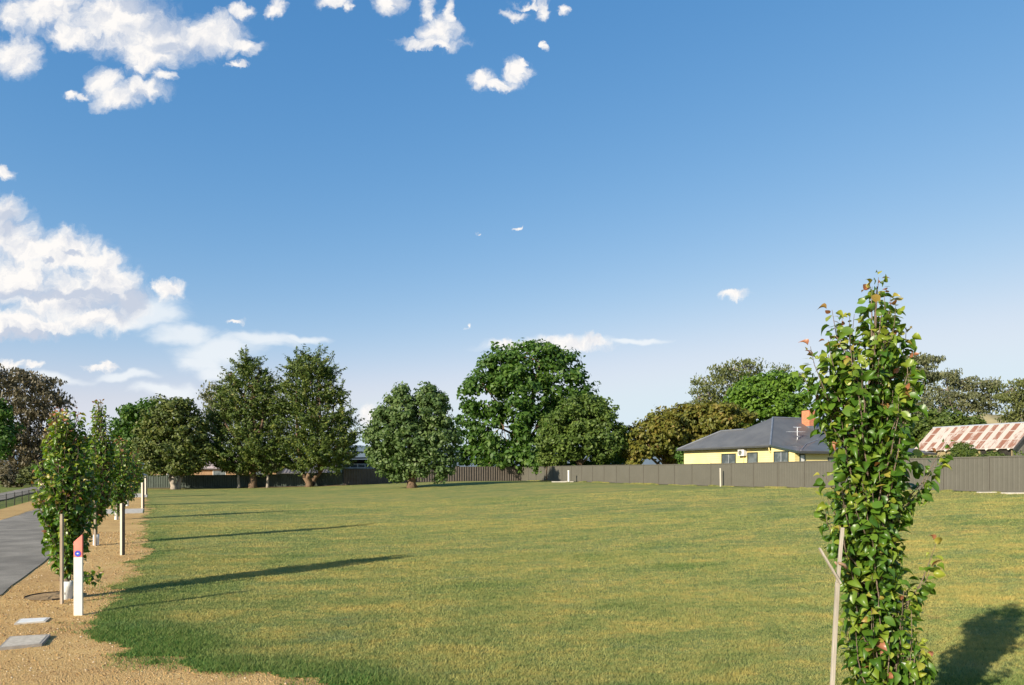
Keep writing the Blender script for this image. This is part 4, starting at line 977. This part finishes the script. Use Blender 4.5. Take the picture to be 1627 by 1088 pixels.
sp = t.new('ShaderNodeSeparateXYZ'); t.link(co, sp.inputs[0]); cm = t.new('ShaderNodeCombineXYZ'); t.link(t.math('ADD', sp.outputs[0], sp.outputs[1]), cm.inputs[0]); t.link(sp.outputs[2], cm.inputs[1])
bk = t.new('ShaderNodeTexBrick'); t.link(cm.outputs[0], bk.inputs['Vector']); bk.inputs['Scale'].default_value = 4.3
for nm, v in (('Color1', (.50, .155, .075, 1)), ('Color2', (.62, .22, .11, 1)), ('Mortar', (.42, .30, .22, 1))): bk.inputs[nm].default_value = v
bk.inputs['Mortar Size'].default_value = .012; b = principled(t, bk.outputs[0], .9, .1, 0, bk.outputs['Fac'], .4, -.01); t.link(b.outputs[0], t.out.inputs[0]); M['brick'] = m
M['white_metal'] = mottled('white_metal', (.62, .60, .55), (.74, .72, .68), 5, .5, .4, 3, .03)
M['alu'] = mottled('alu', (.55, .56, .58), (.66, .67, .69), 6, .35, .5, 3, .02, metal=.5)

B0 = 4.0; A1 = a_at(1224, B0); A0 = a_at(1076, B0)
HO = W2(A1, B0); ZE = EYE + 1.865; G = hz(*HO) - .0
house = thing('house', 'yellow weatherboard house with grey hipped metal roof beyond the brown fence', 'house', (HO[0], HO[1], G), math.atan2(AV[1], AV[0]))
e = ZE - G; s = .58; w_ = 4.49; Lw = A0 - A1                     # Lw negative (about -12)
ap = e + s * w_                                                  # main ridge height
wr = 2.82; rz = e + s * wr                                       # rear wing ridge
BD = 15.0                                                        # depth of the house away from the lawn
# roof: west plane (shared), main far hip, main near plane, rear wing planes
apx = (-w_, w_, ap); ridge_end = (-w_, BD - w_, ap)
rw0 = (Lw + wr, wr, rz); rw1 = (-2 * w_ + wr, wr, rz)
def slab(polys, th=.07):
    mb = MB()
    for p in polys: mb.prism([(x, y, z - th) for (x, y, z) in p], (0, 0, th))
    return mb
rf = slab([[(Lw, 0, e), (0, 0, e), apx, rw1, rw0]]).build('roof', M['roof_grey'], house)
slab([[(0, .002, e + .001), (0, BD, e), ridge_end, apx]]).build('roof', M['roof_grey_y'], house)
slab([[(Lw, 0, e - .003), rw0, (Lw, 2 * wr, e - .003)]]).build('roof', M['roof_grey_y'], house)
slab([[rw0, rw1, (-2 * w_ + 0, 2 * wr, e - .004), (Lw, 2 * wr, e - .004)]]).build('roof', M['roof_grey'], house)
slab([[(-2 * w_, 2 * wr, e - .006), rw1, apx, ridge_end, (-2 * w_, BD, e - .006)]]).build('roof', M['roof_grey_y'], house)
slab([[(0, BD, e - .002), (-2 * w_, BD, e - .002), ridge_end]]).build('roof', M['roof_grey'], house)
cap = MB()
for p, q in (((0, 0, e), apx), (apx, ridge_end), ((Lw, 0, e), rw0), (rw0, rw1), (ridge_end, (0, BD, e))):
    cap.tube([(p[0], p[1], p[2] + .0), (q[0], q[1], q[2] + .0)], .075, 8)
cap.build('ridge_cap', M['ridge_cap'], house)
# skillion towards the camera
SD = 2.75; ez = EYE + 1.33 - G
slab([[(.0, .0, e - .01), (SD, .0, ez), (SD, BD, ez), (.0, BD, e - .01)]], .06).build('roof', M['roof_grey_y'], house)
# projecting hip over the skillion (further right)
hp0 = (SD + .02, .15, ez + .02)
pj = 3.4
slab([[(SD + .03, .35, ez + .03), (SD + .03, 5.4, ez + .03), (-.6, 5.6, e + .52), (.02, 3.7, e + .10)]], .05).build('roof', M['roof_grey_y'], house)
MB().tube([(SD + .0, .35, ez + .06), (.0, 3.7, e + .13), (-.6, 5.6, e + .55)], .05, 6).build('ridge_cap', M['ridge_cap'], house)
g = MB(); g.box(Lw, -.12, e - .16, -.03, -.002, e - .03); g.box(SD + .002, .05, ez - .17, SD + .12, BD, ez - .03); g.box(Lw - .12, 0, e - .16, Lw - .003, 2 * wr, e - .03)
g.build('gutter', M['gutter'], house)
bb = MB(); bb.prism([(-.02, -.03, e - .14), (SD + .06, -.03, ez - .16), (SD + .06, -.03, ez + .0), (-.02, -.03, e + .0)], (0, .027, 0)); bb.build('barge_board', M['trim_dark'], house)
OV = .45
wl = MB()
wl.prism([(Lw + OV, OV, .0), (-.05, OV, 0), (-.05, OV, e - .10), (Lw + OV, OV, e - .10)], (0, .15, 0))
wl.build('wall', M['weatherboard'], house)
wl = MB(); wl.prism([(0.0, .10, 0), (SD - .35, .10, 0), (SD - .35, .10, ez - .02), (.0, .10, e - .14)], (0, .15, 0)); wl.build('wall', M['weatherboard'], house)
wl = MB(); wl.prism([(SD - .5, .26, 0), (SD - .5, BD - .4, 0), (SD - .5, BD - .4, ez - .03), (SD - .5, .26, ez - .03)], (.148, 0, 0)); wl.build('wall', M['weatherboard'], house)
wl = MB(); wl.prism([(Lw + OV + .002, OV + .152, 0), (Lw + OV + .002, 2 * wr - .4, 0), (Lw + OV + .002, 2 * wr - .4, e - .11), (Lw + OV + .002, OV + .152, e - .11)], (.15, 0, 0)); wl.build('wall', M['weatherboard'], house)
sof = MB().box(Lw + .02, .0, e - .125, -.05, OV - .003, e - .085); sof.build('soffit', M['trim_dark'], house)
def hx(px, b): return a_at(px, B0 + b) - A1
def hzz(py, px, b): return z_at(py, px, B0 + b) - G
def window(px0, px1, pyt, b, nmul, ht=1.25, dark=False):
    x0, x1 = hx(px0, b), hx(px1, b); zt = hzz(pyt, (px0 + px1) / 2, b); y = b
    f = MB(); fw = .09
    for (a, c_, z0, z1) in ((x0, x0 + fw, zt - ht, zt), (x1 - fw, x1, zt - ht, zt), (x0 + fw, x1 - fw, zt - fw, zt), (x0 + fw, x1 - fw, zt - ht, zt - ht + fw)):
        f.box(a, y - .06, z0, c_, y - .003, z1)
    fr = f.build('window', M['trim_dark'], house)
    MB().box(x0 + fw, y - .028, zt - ht + fw, x1 - fw, y - .004, zt - fw).build('pane', M['glass'], fr)
    for i in range(1, nmul):
        xm = x0 + (x1 - x0) * i / nmul; MB().box(xm - .025, y - .045, zt - ht + fw, xm + .025, y - .030, zt - fw).build('mullion', M['alu'], fr)
window(1147, 1169.5, 720.5, OV, 2); window(1188, 1204.5, 718.3, OV, 1); window(1230, 1253.5, 716.6, .10, 2)
# window and door on the camera facing wall
def window2(y0, y1, zt, ht, nmul=1, nm='window', pm=None):
    x = SD - .352; f = MB(); fw = .07
    for (a, c_, z0, z1) in ((y0, y0 + fw, zt - ht, zt), (y1 - fw, y1, zt - ht, zt), (y0 + fw, y1 - fw, zt - fw, zt), (y0 + fw, y1 - fw, zt - ht, zt - ht + fw)):
        f.box(x + .003, a, z0, x + .06, c_, z1)
    fr = f.build(nm, M['trim_dark'], house); MB().box(x + .004, y0 + fw, zt - ht + fw, x + .028, y1 - fw, zt - fw).build('pane', pm or M['glass'], fr)
window2(.55, 1.10, ez - .22, 1.6, nm='door', pm=M['white_metal']); window2(3.4, 4.6, ez - .45, 1.1); window2(7.0, 8.6, ez - .45, 1.1)
# air conditioner on the wall
x0, x1 = hx(1173, OV - .3), hx(1182.5, OV - .3); zt = hzz(714.2, 1178, OV - .3)
ac = MB().box(x0, OV - .36, zt - .52, x1, OV - .004, zt).build('air_conditioner', M['white_metal'], house, bevel=.02)
fd = disc(.20, OV - .375, OV - .361, (x0 + x1) / 2 - .06, zt - .26, 20).build('fan_grille', M['trim_dark'], ac)
rg = MB()
for k in range(4): rg.box((x0 + x1) / 2 - .26, OV - .382, zt - .42 + k * .1, (x0 + x1) / 2 + .14, OV - .376, zt - .405 + k * .1)
rg.build('grille_bar', M['white_metal'], ac)
MB().tube([((x0+x1)/2, OV - .08, zt - .5), ((x0+x1)/2, OV - .04, 0.2)], .025, 6).build('downpipe', M['weatherboard'], house)
MB().tube([(-.12, -.05, e - .1), (-.15, .05, e - .45), (-.2, OV - .05, e - .75), (-.2, OV - .05, 0)], .045, 8).build('downpipe', M['weatherboard'], house)
# brick chimney standing on the near roof plane
def on_near_plane(px, py):
    tx, tz = px_dir(px, py)                                     # intersect view ray with z = e + s*(-x)
    best = None
    lo_, hi_ = 20.0, 120.0
    def fgap(Yv):
        X = tx * Yv; Z = EYE + tz * Yv; d = np.array([X - HO[0], Yv - HO[1]]); xx = float(d @ AV); return Z - G - (e + s * (-xx))
    for _ in range(60):
        mid = (lo_ + hi_) / 2
        if fgap(mid) > 0: lo_ = mid
        else: hi_ = mid
    d = np.array([tx * lo_ - HO[0], lo_ - HO[1]]); return float(d @ AV), float(d @ BV), EYE + tz * lo_ - G
cx, cy, cz = on_near_plane(1285, 676)
cy = min(cy, BD - 1); print('chimney local', cx, cy, cz)
ch = MB().box(cx - .42, cy - .36, cz - .6, cx + .42, cy + .36, cz + 1.28).build('chimney', M['brick'], house)
MB().box(cx - .36, cy - .30, cz + 1.283, cx + .36, cy + .30, cz + 1.34).build('flue', M['near_black'], ch)
MB().box(cx - .47, cy - .41, cz - .35, cx + .47, cy + .41, cz - .05).build('flashing', M['ridge_cap'], ch)
# television aerial
ax, ay, az = on_near_plane(1267, 698); print('aerial', ax, ay, az)
ar = MB().tube([(ax, ay, az - .1), (ax, ay, az + .18), (ax + .05, ay + .2, az + .24), (ax, ay, az + .3), (ax, ay, az + 1.0)], .03, 6)
ant = ar.build('aerial', M['alu'], house)
boom = MB(); boom.tube([(ax + .1, ay - .95, az + .62), (ax - .1, ay + .5, az + .62)], .02, 5)
for k in range(7): q = -.9 + k * .22; boom.tube([(ax - .30 - .02*k, ay + q, az + .62), (ax + .30 + .02*k, ay + q, az + .62)], .010, 5)
boom.tube([(ax, ay - .4, az + 1.0), (ax, ay + .4, az + 1.0)], .03, 5); boom.tube([(ax - .3, ay, az + .98), (ax + .3, ay + .1, az + .98)], .02, 5)
boom.build('antenna_element', M['alu'], ant)

# ------------------------------------------------------------------ rusty roofed shed on the right
m, t = new_mat('rusty_roof'); co = t.new('ShaderNodeTexCoord').outputs['Object']; sp = t.new('ShaderNodeSeparateXYZ'); t.link(co, sp.inputs[0])
sx = t.math('DIVIDE', sp.outputs[0], .40); row = t.math('GREATER_THAN', sp.outputs[1], 1.22)
idx = t.math('FLOOR', sx); cmb_ = t.new('ShaderNodeCombineXYZ'); t.link(idx, cmb_.inputs[0]); t.link(t.math('MULTIPLY', row, 3.7), cmb_.inputs[1])
wn = t.new('ShaderNodeTexWhiteNoise', noise_dimensions='3D'); t.link(cmb_.outputs[0], wn.inputs['Vector'])
alt = t.math('MODULO', t.math('ADD', idx, 40), 2.0)
nz = t.noise(t.vmath('MULTIPLY', co, (3.2, .9, 1)), 1.0, 6, .65)
ns = t.noise(t.vmath('MULTIPLY', co, (9, 1.4, 1)), 1.0, 4, .6)
v_ = t.math('ADD', t.math('MULTIPLY', alt, .13), t.math('MULTIPLY', wn.outputs['Value'], .28)); v_ = t.math('ADD', v_, t.math('MULTIPLY', nz, .80)); v_ = t.math('ADD', v_, t.math('MULTIPLY', t.math('SUBTRACT', ns, .5), .4))
rust = t.smooth(v_, .50, .70)
rc_ = t.mix(ns, (.15, .060, .042), (.33, .16, .10)); zc = t.mix(nz, (.40, .33, .27), (.56, .51, .45))
fy = t.math('FRACT', t.math('DIVIDE', sp.outputs[1], 1.22)); lap = t.math('MAXIMUM', t.smooth(fy, .10, .0), t.smooth(fy, .93, 1.0))
rust = t.math('MULTIPLY', rust, t.math('SUBTRACT', 1.0, t.math('MULTIPLY', lap, .85)))
c = t.mix(rust, zc, rc_)
hg = t.math('SINE', t.math('MULTIPLY', sp.outputs[0], 6.283 / .076))
b = principled(t, c, .75, .25, 0, hg, .35, .012); t.link(b.outputs[0], t.out.inputs[0]); M['rusty'] = m
M['shed_wall'] = mottled('shed_wall', (.20, .165, .085), (.32, .26, .14), 1.5, .9, .1, 5, .2, (1, 1, .3))
M['shed_gable'] = mottled('shed_gable', (.16, .15, .12), (.24, .22, .18), 1.5, .9, .1, 5, .2, (1, 1, .3))
Yl, Yr = 60.0, 52.6
eL = np.array([(1450 - 813.5) / F * Yl, Yl]); eR = np.array([(1610.5 - 813.5) / F * Yr, Yr]); sdv = eR - eL; SL = float(np.hypot(*sdv)); sang = math.atan2(sdv[1], sdv[0])
gz = 1.25; shed = thing('shed', 'old shed with rust streaked corrugated roof behind the fence at right', 'shed', (float(eL[0]), float(eL[1]), gz), sang)
ezs = EYE + 1.60 - gz; rs_ = 2.09; rwid = 2.8
def roofplane(x0l, x0r, y0, y1, z0, z1, mat, name, parent):
    """corrugated sheet object lying in its own tilted frame: local x along the eave, local y up the slope"""
    ln = math.hypot(y1 - y0, z1 - z0); o = MB().box(x0l, 0, -.03, x0r, ln, 0).build(name, mat, parent)
    o.location = (0, y0, z0); o.rotation_euler = (math.atan2(z1 - z0, y1 - y0), 0, 0); return o
roofplane(0, SL, 0, rwid, ezs, ezs + rs_, M['rusty'], 'roof', shed)
o = roofplane(0, SL, rwid * 2, rwid, ezs - .002, ezs + rs_ - .002, M['rusty'], 'roof', shed)
MB().tube([(0, rwid, ezs + rs_), (SL, rwid, ezs + rs_)], .07, 8).build('ridge_cap', M['alu'], shed)
MB().prism([(.3, .30, 0), (SL - .25, .30, 0), (SL - .25, .30, ezs + .12), (.3, .30, ezs + .12)], (0, .1, 0)).build('wall', M['shed_wall'], shed)
MB().prism([(SL - .25, .402, 0), (SL - .25, 2 * rwid - .3, 0), (SL - .25, 2 * rwid - .3, ezs + .1), (SL - .25, rwid, ezs + rs_ - .14), (SL - .25, .402, ezs + .13)], (-.1, 0, 0)).build('wall', M['shed_gable'], shed)
MB().prism([(.3, .402, 0), (.3, 2 * rwid - .3, 0), (.3, 2 * rwid - .3, ezs + .1), (.3, rwid, ezs + rs_ - .14), (.3, .402, ezs + .13)], (.1, 0, 0)).build('wall', M['shed_gable'], shed)
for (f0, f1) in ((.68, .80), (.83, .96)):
    o = MB().box(SL * f0, .27, ezs - .85, SL * f1, .297, ezs - .04).build('opening_shade', M['near_black'], shed)  # dark plate on the solid wall, interior shade drawn as colour
for k in range(10):
    x = SL * (.06 + k * .1); MB().tube([(x, -.10, ezs - .05), (x, .29, ezs + .02)], .075, 8).build('rafter_end', M['post_white'], shed)
MB().prism([(SL + .0, -.02, ezs - .02), (SL + .0, rwid, ezs + rs_ - .02), (SL + .0, rwid, ezs + rs_ - .22), (SL + .0, -.02, ezs - .20)], (.04, 0, 0)).build('barge_board', M['gutter'], shed)
# wing of the shed running off to the right
o = roofplane(SL + .6, SL + 9, 1.8, 4.2, ezs - .5, ezs + 1.0, M['rusty'], 'roof', shed)
MB().box(SL + .7, 2.2, 0, SL + 8.9, 2.35, ezs - .35).build('wall', M['shed_wall'], shed)
MB().box(SL + .9, 2.16, ezs - 1.4, SL + 2.0, 2.197, ezs - .7).build('opening_shade', M['near_black'], shed)  # another flat plate whose near-black colour stands for the shade inside
# grey lean-to at the shed's left end
lt = thing('lean_to', 'small grey lean to with pale post at the left end of the rusty shed', 'lean-to', (float(eL[0]) - .9 * math.cos(sang), float(eL[1]) - .9 * math.sin(sang), gz), sang)
MB().prism([(-1.1, -.2, ezs - .55), (.75, -.2, ezs - .05), (.75, 1.8, ezs + .5), (-1.1, 1.8, ezs)], (0, 0, .06)).build('roof', M['roof_grey'], lt)
MB().box(.3, -.1, 0, .42, .02, ezs - .22).build('post', M['white_metal'], lt); MB().box(-.9, .6, 0, .2, .7, ezs - .45).build('wall', M['near_black'], lt)

# ------------------------------------------------------------------ buildings behind the left hand fences
M['tan_wall'] = mottled('tan_wall', (.26, .16, .09), (.36, .24, .14), 1.0, .9, .1, 4, .1)
M['cream_wall'] = mottled('cream_wall', (.55, .44, .30), (.66, .55, .40), 1.0, .9, .1, 4, .1)
M['pink_roof'] = wave_mat('pink_roof', (.40, .32, .30), (.50, .42, .40), .25, 1, .8, .2, .5, .03)
M['dark_roof'] = wave_mat('dark_roof', (.10, .09, .09), (.15, .14, .14), .45, 0, .5, .4, .8, .06)
def ground_house(name, label, cat, px0, px1, Y, ze_py, zr_py, depth, wm, rm, ang=0.0, windows=(), kind='gable'):
    x0 = (px0 - 813.5) / F * Y; x1 = (px1 - 813.5) / F * Y; cx_ = (x0 + x1) / 2; L = x1 - x0; gz_ = hz(cx_, Y)
    root = thing(name, label, cat, (cx_, Y, gz_), ang); e_ = EYE + (745 - ze_py) / F * Y - gz_; r_ = EYE + (745 - zr_py) / F * Y - gz_
    MB().box(-L/2 + .4, .4, 0, L/2 - .4, .55, e_ - .02).build('wall', wm, root); MB().box(-L/2 + .4, .553, 0, -L/2 + .55, depth - .4, e_ - .02).build('wall', wm, root); MB().box(L/2 - .55, .553, 0, L/2 - .4, depth - .4, e_ - .02).build('wall', wm, root)
    hip = min(depth / 2, L / 2 * .9) if kind == 'hip' else .0
    ra, rb = (-L/2 + hip, depth/2, r_), (L/2 - hip, depth/2, r_)
    slab([[(-L/2, 0, e_), (L/2, 0, e_), rb, ra]]).build('roof', rm, root); slab([[(-L/2, depth, e_), ra, rb, (L/2, depth, e_)]]).build('roof', rm, root)
    if hip: slab([[(-L/2, 0.004, e_), ra, (-L/2, depth, e_)]]).build('roof', rm, root); slab([[(L/2, .004, e_), (L/2, depth, e_), rb]]).build('roof', rm, root)
    MB().box(-L/2, -.1, e_ - .15, L/2, -.003, e_ - .01).build('gutter', M['gutter'], root)
    for (f, wd, z0, z1) in windows:
        xx = -L/2 + L * f; fr = MB().box(xx - wd/2, .34, z0, xx + wd/2, .397, z1).build('window', M['white_metal'], root); MB().box(xx - wd/2 + .08, .32, z0 + .08, xx + wd/2 - .08, .337, z1 - .08).build('pane', M['glass'], fr)
    return root
ground_house('house', 'low tan brick house with pinkish roof behind the green fence', 'house', 232, 440, 97, 744, 722, 9, M['tan_wall'], M['pink_roof'], R(3), [(.2, 1.6, .9, 2.0), (.55, 1.8, .9, 2.0), (.85, 1.2, .9, 2.0)])
ground_house('shed', 'dark metal roofed shed behind the stems of the right conifer', 'shed', 448, 532, 90, 751, 727, 8, M['fence_dark'], M['dark_roof'], R(2))
ground_house('house', 'grey roofed house glimpsed between olive tree and reddish tree', 'house', 968, 1018, 104, 737, 727, 9, M['cream_wall'], M['pink_roof'], R(-10), kind='hip')
ground_house('shed', 'pale grey shed under the huge gum tree across the road', 'shed', 45, 95, 92, 761, 754, 5, M['cream_wall'], M['alu'], R(-20), [(.3, 1.2, .5, 1.4)])
ground_house('house', 'small cream house seen between the first two pear crowns', 'house', 150, 215, 125, 762, 749, 8, M['cream_wall'], M['pink_roof'], R(-20), [(.3, 1.4, .8, 1.8)], kind='hip')
# open shed with white framed windows above the dark fence
Y = 86.0; kx = Y / F; x0, x1 = (541 - 813.5) * kx, (612 - 813.5) * kx; cx_ = (x0 + x1) / 2; gz_ = hz(cx_, Y)
cp = thing('open_shed', 'flat roofed dark open shed with white framed window band behind dark fence', 'shed', (cx_, Y, gz_), 0)
zt = EYE + (745 - 726) * kx - gz_; L = x1 - x0
MB().prism([(-L/2, -.5, zt - .18), (L/2, -.5, zt - .10), (L/2, -.5, zt), (-L/2, -.5, zt - .06)], (0, 4.5, 0)).build('roof', M['dark_roof'], cp)
MB().box(-L/2 + .1, 3.5, 0, L/2 - .1, 3.6, zt - .25).build('wall', M['near_black'], cp)
for f in (-.49, .24, .42): MB().box(L * f, -.3, 0, L * f + .14, -.16, zt - .2).build('post', M['white_metal'], cp)
z0 = EYE + (745 - 744) * kx - gz_; z1 = EYE + (745 - 736.5) * kx - gz_
fr = MB(); fr.box(-L*.45, -.05, z1 - .10, L*.22, .02, z1); fr.box(-L*.45, -.05, z0, L*.22, .02, z0 + .12)
for k in range(5): xk = -L*.45 + (L*.67) * k / 4; fr.box(xk - .05, -.052, z0 - .002, xk + .05, .022, z1 + .002)
fw_ = fr.build('window', M['white_metal'], cp); MB().box(-L*.45, -.02, z0, L*.22, .0, z1).build('pane', M['glass'], fw_)
MB().box(-L*.45, -.04, 0, L*.22, .01, z0 - .003).build('wall', M['fence_dark'], cp)

# soil strip at the foot of the green fence
M['soil'] = mottled('soil', (.10, .07, .045), (.20, .15, .09), 3, .95, .05, 5, .5)
V = []; n = 24
for i in range(n):
    x = -46 + 27 * i / (n - 1)
    for (dy, dz) in ((-1.5 - .5 * math.sin(i * 1.3), .014), (-1.0, .05), (2.6, .05)):
        y = 77.9 + (x + 43.4) * .07 + dy; V.append((x, y, hz(x, y) + dz + .012))
Fc = [(i*3+j, (i+1)*3+j, (i+1)*3+j+1, i*3+j+1) for i in range(n-1) for j in range(2)]
tag(mesh_np('soil', V, Fc, M['soil'], smooth=True), kind='structure')

print('leaves', NLEAF)
